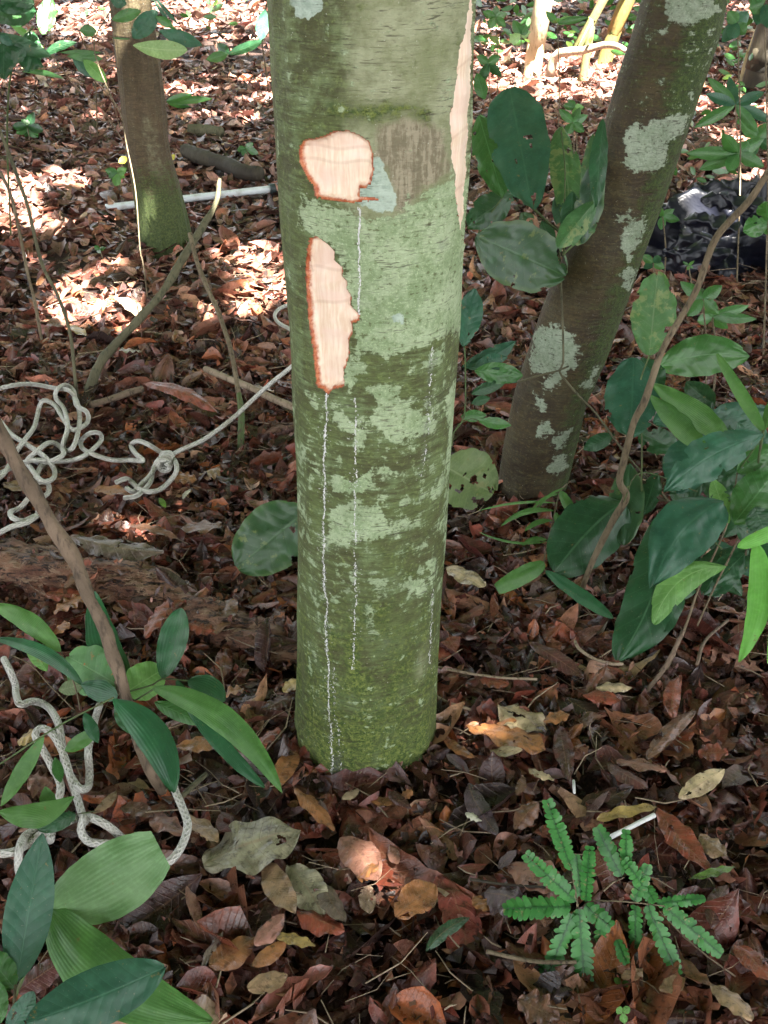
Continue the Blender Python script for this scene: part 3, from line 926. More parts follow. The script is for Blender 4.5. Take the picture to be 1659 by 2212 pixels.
# ---- the tree at the back left
bl = P(355, 552, 0)
YL = bl[1] + .07
edges_l = [(0, 238, 328), (117, 250, 344), (234, 262, 354), (312, 270, 360), (410, 288, 388), (508, 301, 408), (545, 306, 412)]
zs3, a3, c3, r3, zz3, aa3 = build_trunk(edges_l, YL, 6.0, 90, 40, .012, 2.2)
gx3, gy3 = np.cos(aa3), np.sin(aa3)
rad_l = r3[:, None] * (1 + (fbm(gx3, gy3, zz3 * .8, 3, 3) - .5) * .3 * np.clip(1.2 - zz3 * .3, .3, 1))
V3 = np.stack([c3[:, None] + gx3 * rad_l, YL + gy3 * rad_l, zz3], -1).reshape(-1, 3)
pix = proj(V3)
lf3 = np.full(len(V3), .12); ms3 = np.clip((pix[:, 1] - 300) / 150, 0, 1) * .6 + .2
sunlit3 = field(pix[:, 0], pix[:, 1], [(1, [(740, 600), (860, 600), (960, 1000), (900, 1050), (780, 950)]), (1, [(730, 0), (800, 0), (810, 300), (760, 300)])], 20)  # streaks of sun on this trunk, painted into the bark colour
tree_l = thing('tree', (c3[5], YL, 0), 'slim brown trunk with a mossy foot standing at the back left', 'tree')
mesh('trunk', V3, grid_faces(len(zs3), len(a3), True), M['trunkleft'], tree_l,
     cols={'fa': np.stack([lf3, ms3, 0 * ms3], -1), 'fb': np.stack([0 * ms3, 0 * ms3, sunlit3 * .42], -1)})

# ---- thin trees far back on the right
def far_tree(reg, pts, w, mat, label, name='sapling', top=5.0, cat='tree'):
    q = [px(reg, p) for p in pts]
    b = P(q[0][0], q[0][1], 0)
    W = [PY(x, y, b[1]) for x, y in q]
    r = [wi * REG[reg][2] / 2 / F * zg(q[0][1]) for wi in w]
    d = W[-1] - W[-2]; d = d / max(d[2], .1)
    W.append(W[-1] + d * (top - W[-1][2]) * .9); r.append(r[-1] * .6)
    W[0][2] -= .03
    t = thing(name, b, label, cat)
    tube('trunk', W, r, mat, t, 12, .05, .12)
    return t, W[-1]


tops = []
far_specs = [(3, [(425, 405), (455, 200), (490, 0)], [90, 88, 92], M['sunpole'], 'pale sunlit sapling trunk at the bright patch behind the main tree'),
             (3, [(690, 425), (725, 200), (745, 100), (800, 0)], [42, 45, 50, 48], M['brownpole'], 'thin greenish brown sapling right of the pale one'),
             (3, [(790, 350), (850, 190), (900, 60), (925, 0)], [80, 72, 70, 80], M['yellowpole'], 'yellow mossy sapling trunk beside the leaning tree'),
             (3, [(1590, 480), (1650, 250), (1720, 0)], [150, 150, 150], M['darkpole'], 'dark shaded trunk at the far right edge'),
             (3, [(1515, 440), (1560, 280), (1625, 100), (1640, 0)], [30, 30, 28, 26], M['sunpole'], 'very thin pale sapling beside the dark trunk on the right')]
for sp_ in far_specs:
    tops.append(far_tree(*sp_))
t = tube('fallen_branch', rpath(3, [(520, 400), (545, 300), (600, 272), (700, 262), (800, 235), (870, 240), (915, 262)], Z=(6.4, 6.0)), [.03, .028, .026, .022, .02, .018, .015], M['vine'], None, 8, .04, .15)
tag(t, 'pale curved branch arching over the bright patch', 'branch')

# ------------------------------------------------------------------ crowns (unseen, added above the view to cast shade, gaps shaped for sun patches)
gaps = []                       # readings on the floor where the sun comes through: x, y, rx, ry


def gap(x, y, r, h=0.0):
    g = P(x, y, h)
    gaps.append((g, r / F * np.linalg.norm(g - EYE) * 1.35))


for x, y, r in [(1120, 150, 50), (1165, 170, 60), (1210, 165, 62), (1255, 165, 58), (1295, 170, 52), (1235, 195, 52), (1190, 200, 48), (1230, 140, 50), (1150, 200, 40), (1300, 200, 36), (1270, 205, 25), (1090, 125, 22), (1050, 105, 20),
                (290, 20, 40), (230, 40, 40), (180, 20, 36), (150, 60, 24), (420, 12, 40), (480, 30, 36), (540, 50, 30), (400, 60, 28), (210, 75, 28), (530, 15, 34), (370, 20, 30), (470, 90, 14),
                (20, 425, 36), (60, 470, 24), (10, 480, 26), (100, 500, 12), (150, 400, 14), (60, 400, 18),
                (290, 655, 22), (550, 600, 16), (580, 625, 20), (615, 640, 20), (240, 560, 20), (270, 535, 14), (450, 690, 18), (490, 560, 12), (130, 690, 14), (160, 620, 12), (600, 560, 10),
                (190, 380, 12), (1590, 300, 14), (1630, 390, 14), (1480, 560, 12), (430, 200, 12), (560, 180, 14), (520, 260, 10), (1050, 60, 12), (1620, 250, 12),
                (1130, 120, 20), (1280, 130, 26)]:
    gap(x, y, r)
g_ = PY(352, 490, YL - .08); gaps.append((g_, .02))
g_ = PY(345, 250, YL - .08); gaps.append((g_, -.02)); g_ = PY(352, 330, YL - .08); gaps.append((g_, -.03)); g_ = PY(300, 10, YL - .08); gaps.append((g_, .05))
g_ = Q(410, 85, 3.0); gaps.append((g_, .09))
g_ = PY(1150, 60, 6.6); gaps.append((g_, .12)); g_ = PY(1135, 130, 6.6); gaps.append((g_, .12))


for x, y, r in [(380, 1870, .0), (1090, 1580, .0), (780, 1830, .0)]:
    g_ = P(x, y, .12 if x < 300 else .03) if x != 760 else on_trunk(x, y)
    gaps.append((g_, -.05))


# the back left trunk stands mostly in shade: close the gaps whose sun would cross it
tl_ = [PY(x_, y_, YL - .08) for x_ in (270, 310, 350) for y_ in range(60, 440, 40)]
gaps = [(g_, r_) for g_, r_ in gaps if all(np.linalg.norm((q_ - g_) - ((q_ - g_) @ SV) * SV) > max(r_, 0) + .10 for q_ in tl_)]
gaps.append((PY(340, 490, YL - .08), -.01)); gaps.append((PY(300, 5, YL - .08), .03))
HC = 6.0
N = 185000
Lc = rng.uniform(.14, .36, N)
# sample the canopy as shifted floor positions
fy = rng.uniform(-4.5, 17, N); fx = rng.uniform(-1, 1, N) * (6.5 + .5 * np.abs(fy))
keep = rng.random(N) < (6.5 + .5 * np.abs(fy)) / (6.5 + .5 * 17)
fx, fy, Lc = fx[keep], fy[keep], Lc[keep]
hz_ = rng.uniform(4.6, 7.4, len(fx))
cp = np.stack([fx, fy, np.zeros(len(fx))], 1) + SV[None] * (hz_ / SV[2])[:, None]
# thinner towards the back so that flecks of sun reach the far floor
thin = np.clip((fy - 4.6) / 8, 0, .32)
thin = np.where((fbm(fx, fy, 7, 3, 1.1) > .55) & (fy > 4.7), thin + .42, thin)
ok = rng.random(len(fx)) > thin
gv = np.array([g for g, _ in gaps]); gr = np.array([r for _, r in gaps])
d = cp[:, None, :] - gv[None]
along = d @ SV
dist = np.linalg.norm(d - along[..., None] * SV, axis=2)
ok &= ~((dist < gr[None] + (Lc * .42)[:, None]).any(1))
cp, Lc = cp[ok], Lc[ok]
n = len(cp)
k = 6
th = np.arange(k) * 2 * np.pi / k
shape = np.stack([np.cos(th) * .5, np.sin(th) * .3, np.zeros(k)], 1)
yaw = rng.uniform(0, 2 * np.pi, n); tl = rng.normal(0, .35, n)
Rz = np.zeros((n, 3, 3)); Rz[:, 0, 0] = np.cos(yaw); Rz[:, 0, 1] = -np.sin(yaw); Rz[:, 1, 0] = np.sin(yaw); Rz[:, 1, 1] = np.cos(yaw); Rz[:, 2, 2] = 1
Rx = np.zeros((n, 3, 3)); Rx[:, 0, 0] = 1; Rx[:, 1, 1] = np.cos(tl); Rx[:, 1, 2] = -np.sin(tl); Rx[:, 2, 1] = np.sin(tl); Rx[:, 2, 2] = np.cos(tl)
sh = np.einsum('nij,kj->nki', Rz @ Rx, shape) * Lc[:, None, None] + cp[:, None]
s = NT('canopy_leaf')
s.fin((.07, .13, .035), .5)
tr = s.n('BsdfTranslucent', i_Color=(.2, .32, .08, 1))
mx = s.n('MixShader', i_0=.3, i_1=s.b.outputs[0], i_2=tr.outputs[0])
s.t.links.new(mx.outputs[0], s.out.inputs[0])
M['canopy'] = s.m
owners = [(main, np.array([cc[-1], YM, 6.2])), (tree_r, np.array([c2[-1], YR, 5.5])), (tree_l, np.array([c3[-1], YL, 6.0]))] + [(a, b) for a, b in tops]
bpos = np.array([b[:2] for _, b in owners])
own = np.argmin(np.linalg.norm(cp[:, None, :2] - bpos[None], axis=2), 1)
for i, (tr_, top_) in enumerate(owners):
    m_ = own == i
    if m_.sum() < 5: continue
    q = sh[m_].reshape(-1, 3)
    f = np.arange(len(q)).reshape(-1, k)
    mesh('shade_crown', q, f, M['canopy'], tr_, smooth=False)
    cand = cp[m_]
    for j in range(4):
        e = cand[int(len(cand) * (j + .5) / 4)]
        tube('limb', [top_ - [0, 0, .5], top_ * .5 + e * .5 + [0, 0, .3], e], [.04, .03, .012], M['stick'], tr_, 6, .2)


# ------------------------------------------------------------------ leaves
def leaf_geo(reg, b, t, w, Zb=None, Zt=None, h=None, bow=0.0, arch=0.0, sk=1.0, ex=.75, fold=.18, roll=0.0, eaten=0.0, wav=.02, tipcut=1.0, rows=22, cols=9, seed=0, flat=False):
    rg = np.random.default_rng(seed + 101)
    bx, by = px(reg, b); tx, ty = px(reg, t)
    if h is not None:
        hb, ht = (h, h) if np.isscalar(h) else h
        B, T = P(bx, by, hb), P(tx, ty, ht)
        B[2] += float(gh(B[0], B[1])); T[2] += float(gh(T[0], T[1]))
    else:
        B, T = Q(bx, by, Zb), Q(tx, ty, Zt if Zt is not None else Zb)
    ax = T - B; L = np.linalg.norm(ax); axn = ax / L
    C0 = (B + T) / 2
    view = C0 - EYE; view /= np.linalg.norm(view)
    if flat:
        S = np.cross(axn, [0, 0, 1.0])
    else:
        S = np.cross(axn, -view)
    S /= np.linalg.norm(S)
    Nn = np.cross(S, axn)
    if roll:
        S, Nn = S * math.cos(roll) + Nn * math.sin(roll), Nn * math.cos(roll) - S * math.sin(roll)
    pa, pb = proj(C0)[0], proj(C0 + S * .01)[0]
    per = np.hypot(*(pb - pa)) / .01
    per = max(per, F / np.linalg.norm(C0 - EYE) * .35)
    W = w * REG[reg][2] / per
    if eaten: rows, cols = 54, 27
    v = np.linspace(0, 1, rows)[:, None] * tipcut; u = np.linspace(-1, 1, cols)[None]
    prof = np.sin(np.pi * np.clip(v, .004, .996) ** sk) ** ex
    prof /= prof.max()
    wv = W / 2 * prof * (1 + wav * 2 * (fbm(v * 9 + seed, v * 0 + seed, 0, 2) - .5) * 2)
    c = B[None, None] + ax * v[..., None] / 1 + S * (bow * L * (4 * v * (1 - v)))[..., None] + np.array([0, 0, 1.0]) * (arch * L * 4 * v * (1 - v))[..., None]
    ripple = wav * W * np.sin(v * rg.uniform(14, 26) + rg.uniform(0, 6) + np.sign(u) * 1.3) * u * u
    off = -fold * np.abs(u) ** 1.3 * wv + ripple + (fbm(u * 1.5 + seed, v * 3, 0, 3, 1.3) - .5) * W * .12
    V = c + S * (u * wv)[..., None] + Nn * off[..., None]
    Fc = grid_faces(rows, cols)
    if eaten:
        nz = fbm(u + 0 * v + seed * 3.1, v * L / W * 2 + 0 * u, seed * 1.7, 4, 1.6)
        edge = np.abs(u + 0 * v) ** 3 * .13 + 0 * v
        hole = (nz + edge + fbm(u * 5 + seed + 0 * v, v * 9 + 0 * u, 4.0, 3, 1.2) * .10) > (.80 - eaten * .22)
        hf = hole.reshape(-1)[Fc].mean(1) > .5
        Fc = Fc[~hf]
    uv = np.stack([u * .5 + .5 + 0 * v, v + 0 * u], -1).reshape(-1, 2)
    return V.reshape(-1, 3), Fc, uv, B


def leaf(parent, mat, reg, b, t, w, Z=None, name='leaf', **kw):
    if w * REG[reg][2] > 40 and mat in ('dark', 'blue', 'mid', 'light', 'mottle', 'spotted') and 'eaten' not in kw and parent is not None:
        kw['eaten'] = .045
    kw.setdefault('wav', .035)
    if Z is not None:
        if np.isscalar(Z): Z = (Z, Z)
        kw['Zb'], kw['Zt'] = Z
    V, Fc, uv, B = leaf_geo(reg, b, t, w, **kw)
    return mesh(name, V, Fc, M[mat] if isinstance(mat, str) else mat, parent, uv=uv)


def stem(parent, reg, pts, w, mat='greenstem', Z=None, h=None, name='stem', sides=7):
    W = rpath(reg, pts, Z, h)
    zc = np.linalg.norm(W[0] - EYE)
    if np.isscalar(w): w = [w] * len(W)
    r = [a * REG[reg][2] / 2 / F * zc for a in w]
    return tube(name, W, r, M[mat], parent, sides, .012, .12)


# ---- plants: (name, label, category, base reading, [leaf specs], [stem specs])
def plant(name, label, cat, reg, base, leaves, stems=(), group=None):
    x, y = px(reg, base)
    root = thing(name, P(x, y, 0), label, cat, group)
    for i, (mat, b, t, w, Z, kw) in enumerate(leaves):
        kw = dict(kw); kw.setdefault('seed', i * 7 + int(base[0]) % 50)
        rgn = kw.pop('reg', reg)
        lab_ = kw.pop('label', None)
        o = leaf(root, mat, rgn, b, t, w, Z, **kw)
        if lab_: tag(o, lab_)
    for (mat, pts, w, Z) in stems:
        stem(root, reg, pts, w, mat, Z)
    return root


# broad leaves between the main tree and the leaning one
plant('broadleaf_shrub', 'broad dark upright leaves just right of the main trunk', 'shrub', 3, (500, 1960), [
    ('mid', (150, 600), (275, 1030), 175, (2.35, 2.25), dict(sk=.9, fold=.1, ex=.6)),
    ('mottle', (580, 660), (640, 1190), 170, (2.42, 2.3), dict(sk=.9, roll=.3, ex=.6)),
    ('blue', (310, 455), (428, 1085), 320, (2.25, 2.05), dict(sk=.72, ex=.55, fold=.12, wav=.03)),
    ('dark', (330, 1010), (90, 1180), 170, (2.35, 2.25), dict(ex=.6)),
    ('spotted', (140, 1230), (600, 1440), 350, (2.2, 2.0), dict(ex=.5, fold=.05, eaten=.12, label='largest round leaf, blotched and nibbled at the edge')),
    ('blue', (610, 960), (560, 1170), 100, (2.4, 2.3), dict()),
    ('spotted', (370, 1110), (430, 1190), 90, 2.3, dict(eaten=.3)),
    ('dark', (560, 1120), (690, 860), 120, (2.4, 2.4), dict(ex=.6)),
    ('dark', (480, 1150), (540, 1300), 80, (2.38, 2.38), dict()),
    ('mid', (180, 520), (140, 380), 70, (2.5, 2.5), dict()),
], [('greenstem', [(500, 1960), (560, 1700), (580, 1450), (590, 1250), (500, 1150), (440, 1090)], 12, (2.36, 2.2)),
    ('greenstem', [(560, 1500), (400, 1300), (150, 1240), (280, 1020)], 8, (2.3, 2.3)), ('greenstem', [(590, 1250), (600, 900), (580, 680)], 8, (2.3, 2.4)),
    ('greenstem', [(440, 1090), (330, 800), (310, 460)], 9, (2.06, 2.26))])

plant('lobed_plant', 'low green plant with lobed leaves hugging the right side of the main trunk', 'plant', 5, (10, 760), [
    ('blue', (70, 245), (130, -60), 135, (1.95, 1.95), dict(sk=1.1, ex=.6)),
    ('blue', (65, 350), (345, 215), 100, (2.1, 2.15), dict(bow=.05)),
    ('blue', (130, 350), (300, 300), 70, (2.08, 2.1), dict(bow=-.05)),
    ('mid', (130, 370), (380, 395), 115, (2.05, 2.05), dict(ex=.65)),
    ('blue', (200, 350), (350, 430), 60, (2.06, 2.06), dict(ex=.65)),
    ('dark', (110, 490), (300, 420), 65, (2.1, 2.15), dict()),
    ('mid', (55, 610), (190, 600), 65, (2.0, 2.0), dict()),
    ('mid', (150, 630), (320, 655), 62, (2.0, 2.05), dict()),
    ('dark', (110, 540), (210, 510), 50, (2.15, 2.15), dict()),
], [('greenstem', [(10, 760), (20, 690), (75, 600), (80, 350), (75, 240)], 8, (1.95, 1.95)), ('greenstem', [(40, 650), (110, 620), (150, 630)], 5, (1.96, 2.0))])

plant('faded_leaf_plant', 'large faded olive leaf with eaten edges touching the main trunk at right', 'plant', 5, (-30, 1020), [
    ('olive', (-40, 860), (230, 1010), 330, (2.1, 2.2), dict(ex=.45, eaten=.42, fold=.05, seed=41)),
], [('greenstem', [(-60, 1120), (-50, 1000), (-40, 860)], 9, (2.1, 2.1))])

plant('eaten_leaf_plant', 'big dark leaf with holes poking out left of the main trunk', 'plant', 4, (1720, 1560), [
    ('spotted', (1700, 1160), (1310, 1480), 370, (1.98, 1.98), dict(ex=.45, eaten=.2, fold=.05, seed=23)),
], [('greenstem', [(1750, 1620), (1740, 1350), (1700, 1160)], 9, (1.99, 1.99))])

plant('climbing_plant', 'dark leaves clinging to the left side of the leaning tree', 'climber', 3, (600, 1500), [
    ('dark', (800, 620), (760, 1080), 95, (1.96, 1.94), dict(roll=.5, ex=.6)),
    ('mottle', (745, 700), (700, 1150), 90, (1.99, 1.98), dict(roll=-.3, ex=.6)),
    ('spotted', (770, 830), (690, 1270), 150, (1.97, 1.98), dict(eaten=.15, ex=.6, fold=.4)),
    ('mottle', (560, 1260), (760, 1200), 100, (1.98, 1.98), dict(eaten=.2)),
    ('dark', (640, 1000), (620, 1260), 110, (2.0, 1.99), dict(ex=.6)),
    ('mottle', (760, 1050), (560, 1290), 130, (1.96, 1.94), dict(ex=.6, fold=.4)),
], [('greenstem', [(590, 1330), (700, 1200), (770, 900), (800, 630)], 10, (2.0, 1.97))])

# big shrub at the right
plant('glossy_shrub', 'large shrub of glossy dark leaves filling the right side', 'shrub', 5, (1290, 1700), [
    ('dark', (980, 690), (1210, 790), 150, (2.1, 2.15), dict(ex=.6)),
    ('dark', (860, 700), (695, 780), 85, (2.15, 2.15), dict()),
    ('blue', (1310, 640), (1680, 580), 160, (2.05, 2.1), dict(ex=.6)),
    ('blue', (1290, 690), (1190, 1010), 250, (2.0, 1.98), dict(ex=.6)),
    ('dark', (1380, 560), (1230, 430), 130, (2.15, 2.2), dict(ex=.6)),
    ('dark', (1320, 930), (1480, 1040), 140, (2.0, 2.0), dict(ex=.6)),
    ('blue', (1500, 640), (1660, 760), 140, (2.0, 2.0), dict(ex=.6)),
    ('dark', (1300, 1330), (1200, 1560), 150, (1.98, 1.95), dict(ex=.6)),
    ('dark', (1080, 900), (1010, 1120), 110, (2.1, 2.08), dict(ex=.6)),
    ('dark', (1250, 1010), (1150, 1000), 130, (2.0, 1.98), dict(ex=.6)),
    ('dark', (1480, 1290), (1320, 1540), 230, (1.95, 1.9), dict(ex=.6)),
    ('blue', (1640, 700), (1115, 1002), 235, (1.78, 1.68), dict(ex=.85, sk=.95, bow=.05, label='pale bluish leaf with a long drip tip')),
    ('mid', (1480, 1165), (1720, 870), 230, (1.8, 1.8), dict(ex=.6)),
    ('light', (1455, 1165), (1370, 930), 110, (1.82, 1.84), dict()),
    ('blue', (1420, 1050), (1050, 1500), 330, (1.76, 1.66), dict(ex=.8, sk=.72, bow=.06, arch=.05)),
    ('dark', (905, 1055), (545, 1420), 345, (2.03, 1.97), dict(ex=.45, fold=.25, arch=.08, sk=.95)),
    ('spotted', (935, 855), (905, 1280), 190, (2.08, 2.0), dict(ex=.6, eaten=.05)),
    ('dark', (1130, 1105), (880, 1880), 290, (1.84, 1.74), dict(ex=.5, sk=.95, bow=-.07, wav=.05, fold=.2)),
    ('dark', (1210, 1420), (980, 1830), 210, (1.8, 1.78), dict(ex=.55)),
    ('light', (1440, 1390), (1060, 1690), 170, (1.77, 1.76), dict(ex=.55, bow=.15, arch=.05, sk=1.2, label='yellow green curled leaf low in the shrub')),
    ('blue', (1480, 1150), (1700, 1100), 150, (1.86, 1.86), dict(ex=.55)),
    ('dark', (1560, 1300), (1380, 1480), 150, (1.9, 1.88), dict(ex=.55)),
    ('mid', (1500, 900), (1700, 760), 130, (1.84, 1.84), dict(ex=.6)),
    ('blue', (1250, 560), (1060, 640), 120, (2.12, 2.12), dict(ex=.6)),
    ('dark', (1600, 1250), (1660, 1480), 180, (1.85, 1.8), dict(ex=.6)),
    ('dark', (1590, 1080), (1650, 1230), 150, (1.75, 1.75), dict(ex=.6)),
    ('dark', (1500, 1180), (1640, 1270), 120, (1.85, 1.85), dict(ex=.6)),
], [('twig', [(1130, 1930), (1230, 1700), (1300, 1500), (1450, 1160), (1500, 900)], [16, 14, 12, 9, 7], (1.88, 1.85)),
    ('twig', [(1290, 1700), (1380, 1500), (1480, 1300), (1620, 1000)], 10, (1.88, 1.88)),
    ('greenstem', [(1420, 1300), (1200, 1100), (1130, 1105)], 8, (1.86, 1.84)), ('greenstem', [(1500, 900), (1640, 700)], 9, (1.85, 1.78)),
    ('greenstem', [(1290, 1000), (1000, 900), (905, 1055)], 7, (1.9, 1.87))])

plant('tall_seedling', 'plant with one upright mottled yellow green leaf and a torn bluish leaf below', 'plant', 5, (1000, 1000), [
    ('mottle', (1040, 290), (1085, -150), 235, (1.95, 1.9), dict(ex=.5, fold=.06, eaten=.02)),
    ('blue', (960, 300), (940, 710), 290, (2.0, 1.92), dict(ex=.5, eaten=.28, seed=57)),
    ('dark', (1000, 300), (1100, 480), 150, (2.02, 2.0), dict()),
], [('greenstem', [(1000, 1000), (1000, 700), (990, 450), (1040, 290)], 9, (2.05, 1.95))])
plant('wide_leaf_plant', 'single wide dark oval leaf lying level at the right', 'plant', 5, (1220, 700), [
    ('mid', (1090, 345), (1560, 290), 215, (2.4, 2.4), dict(ex=.55, bow=-.06)),
], [('twig', [(1200, 620), (1240, 450), (1300, 230), (1320, 150)], 7, (2.5, 2.4))])

plant('grassy_palm', 'palm seedling with long light green blades among the right shrub', 'palm seedling', 5, (1540, 1350), [
    ('palm', (1640, 690), (1385, 268), 75, (1.8, 1.85), dict(ex=.6, sk=.8, tipcut=.97)),
    ('palm', (1330, 780), (1040, 495), 120, (1.86, 1.95), dict(ex=.7, sk=.75)),
    ('palm', (1450, 720), (1050, 430), 140, (1.84, 1.96), dict(ex=.7, sk=.75)),
    ('palm', (1640, 680), (1700, 480), 60, (1.8, 1.85), dict()),
], [('greenstem', [(1540, 1350), (1600, 900), (1635, 680)], 12, (1.9, 1.8)), ('greenstem', [(1600, 900), (1460, 740), (1330, 780)], 9, (1.84, 1.86))])
plant('bright_blade_plant', 'bright green drooping blades at the right edge', 'plant', 5, (1700, 1600), [
    ('grass', (1600, 1270), (1508, 1890), 130, (1.52, 1.5), dict(ex=.6, sk=.7, bow=-.09, fold=.3)),
    ('grass', (1760, 1180), (1500, 1290), 80, (1.5, 1.52), dict(ex=.5)),
    ('grass', (1740, 1250), (1660, 1900), 130, (1.5, 1.48), dict(ex=.6, sk=.7, bow=-.05)),
], [('greenstem', [(1760, 1900), (1760, 1500), (1750, 1180)], 10, (1.55, 1.5))])

gs_ = [o_ for o_ in bpy.data.objects if o_.name.startswith('glossy_shrub')][0]
rf = random.Random(8)
for i in range(16):
    bx_, by_ = rf.uniform(1250, 1650), rf.uniform(520, 1350)
    a_ = rf.uniform(.6, 2.9); l_ = rf.uniform(200, 330); Z_ = rf.uniform(1.98, 2.12) if by_ > 900 else rf.uniform(2.1, 2.3)
    tx_, ty_ = bx_ + math.cos(a_) * l_, min(by_ + math.sin(a_) * l_, 1620)
    leaf(gs_, rf.choice(['dark', 'dark', 'blue']), 5, (bx_, by_), (tx_, ty_), rf.uniform(85, 140), (Z_, min(Z_, zg(px(5, (0, ty_))[1]) * .96)), ex=.75, sk=.9, seed=300 + i, bow=rf.uniform(-.08, .08))
# woody stem crossing the right side, and the vine
x, y = px(5, (660, 1640))
st = thing('woody_stem', P(x, y, 0), 'bent bare woody stem rising from the litter to the right edge', 'stem')
pts = rpath(3, [(1720, 830), (1659, 900), (1560, 1050), (1390, 1240), (1300, 1480), (1245, 1590)], Z=(1.6, 1.72)) + \
    rpath(5, [(1110, 260), (1020, 520), (960, 640), (905, 850), (885, 950), (920, 1030), (850, 1150), (760, 1330), (710, 1450), (680, 1560), (660, 1660)], Z=(1.74, 2.04))
tube('stem', pts, [.0055] * 6 + [.0056, .0062, .0058, .006, .006, .0075, .006, .0055, .0055, .005, .005], M['twig'], st, 9, .008, .25)
t = multi_tube('vine', [(rpath(3, [(572, 1300), (580, 1500), (588, 1690)], Z=(2.12, 2.1)) + rpath(5, [(590, 200), (590, 330), (572, 375), (620, 440), (700, 530), (760, 590), (900, 780), (1020, 920), (1180, 1090)], Z=(2.1, 2.16)), [.0022] * 12),
                        (rpath(5, [(350, 430), (480, 390), (560, 370), (620, 345)], Z=(2.12, 2.1)), [.002] * 4)], M['greystick'], None, 6, .01)
tag(t, 'thin green brown vine hanging in front of the leaning tree', 'vine')

# pinnate frond on the ground right of the main tree
fr = thing('palm_frond', rpath(5, [(490, 1370)], h=0)[0], 'small drooping palm frond with narrow strap leaflets below the leaning tree', 'palm frond')
stem(fr, 5, [(610, 960), (575, 1000), (545, 1120), (510, 1270), (490, 1370), (500, 1420)], 8, 'twig', Z=(2.15, 2.0), name='stem')
for i, (b, t_, w, bw) in enumerate([((570, 1010), (430, 1095), 18, .1), ((545, 1100), (265, 1182), 30, .12), ((535, 1150), (390, 1205), 28, .1), ((505, 1250), (375, 1280), 30, .1), ((560, 1060), (150, 1100), 14, .05),
                                    ((575, 995), (645, 1120), 55, 0), ((550, 1110), (600, 1240), 50, 0), ((530, 1180), (570, 1300), 45, 0), ((510, 1260), (150, 1210), 14, -.08), ((600, 980), (460, 1090), 14, .1)]):
    leaf(fr, 'palm', 5, b, t_, w, (2.08, 2.06), name='leaflet', bow=bw, ex=.55, seed=i)
leaf(fr, 'palm', 5, (495, 1375), (225, 1520), 95, (1.98, 1.97), name='leaflet', ex=.35, seed=4, tipcut=.93, sk=.9)
leaf(fr, 'palmdark', 5, (500, 1415), (850, 1660), 75, (1.97, 1.9), name='leaflet', ex=.45, seed=5)

# seedlings with whorled leaves on the right
def whorl(label, reg, c, tips, w, Z, mat='mid', group=None, name='seedling', gy=None):
    cx, cy = px(reg, c)
    gy = gy if gy is not None else 1 * (CY + F * ((CAM_H / Z - math.sin(PITCH)) / math.cos(PITCH)))
    g = P(cx, gy, 0)
    root = thing(name, g, label, 'seedling', group)
    for i, t_ in enumerate(tips):
        leaf(root, mat if i % 3 else 'mid', reg, c, t_, w, (Z, Z * (1 + .02 * math.sin(i * 2.1))), ex=.75, sk=.9, fold=.25, seed=i * 3 + int(c[0]) % 17, rows=12, cols=7)
    top = Q(cx, cy, Z)
    tube('stem', [g - [0, 0, .02], (g + top) / 2 + [.01, 0, 0], top], [.003, .0025, .002], M['twig'], root, 6, .02)
    return root


G1 = 'green seedlings in the undergrowth at the right'
whorl('seedling with a whorl of blue green leaves, above the black bag', 3, (1490, 545), [(1345, 405), (1455, 400), (1335, 490), (1275, 665), (1700, 640), (1640, 480), (1610, 695), (1470, 480)], 62, 3.9, 'blue', G1)
whorl('seedling with drooping bright leaves just above the black bag', 3, (1500, 800), [(1235, 800), (1300, 885), (1450, 890), (1640, 870), (1640, 720), (1420, 700), (1560, 740)], 75, 3.75, 'mid', G1)
whorl('small seedling left of the black bag by the leaning trunk', 3, (1110, 1130), [(1200, 1150), (1170, 1090), (1080, 1080), (1100, 1200)], 45, 3.5, 'mid', G1)
whorl('small seedling at the lower left corner of the black bag', 3, (1060, 1370), [(1000, 1330), (1010, 1400), (1100, 1340), (1120, 1400)], 45, 3.1, 'blue', G1)
whorl('tiny pale seedling in front of the black bag', 3, (1245, 1385), [(1215, 1365), (1275, 1360), (1240, 1410), (1270, 1400)], 16, 3.3, 'light', G1)
whorl('seedling with long leaves behind the mottled leaf', 3, (1320, 1560), [(1420, 1490), (1200, 1470), (1240, 1650), (1400, 1640), (1290, 1500)], 70, 2.7, 'mid', G1)
whorl('low seedling with two long leaves right of the mottled leaf', 5, (1370, 90), [(1600, 100), (1450, 150), (1290, 110), (1330, 40), (1560, 30)], 60, 2.8, 'mid', G1)
whorl('pale seedling between main trunk and the sunny patch', 3, (370, 180), [(330, 105), (420, 165), (310, 220), (400, 130)], 55, 5.2, 'pale', G1)
whorl('seedling with long yellowish leaves over the pale sapling foot', 3, (560, 120), [(720, 90), (640, 90), (550, 100), (500, 60)], 42, 5.0, 'light', G1)
whorl('clump of small leaves at the top beside the main trunk', 3, (240, 90), [(170, 60), (300, 70), (200, 150), (290, 140), (240, 30)], 45, 5.5, 'mid', G1)
whorl('leafy seedling under the sunny patch beside the broad leaves', 3, (640, 640), [(570, 570), (720, 600), (610, 700), (700, 690), (680, 560)], 50, 3.8, 'mid', G1)
whorl('dark seedling right of the leaning tree near the top', 3, (1500, 120), [(1450, 60), (1560, 60), (1460, 200), (1540, 180), (1420, 220)], 75, 3.5, 'blue', G1)
whorl('seedling with big leaves in the top right corner', 3, (1640, 20), [(1560, 40), (1600, 130), (1680, 150), (1560, -40)], 95, 3.0, 'blue', G1)
whorl('dark seedling between main trunk and the curved branch', 3, (200, 330), [(140, 290), (270, 400), (170, 400), (260, 290), (150, 450)], 50, 4.4, 'dark', G1)
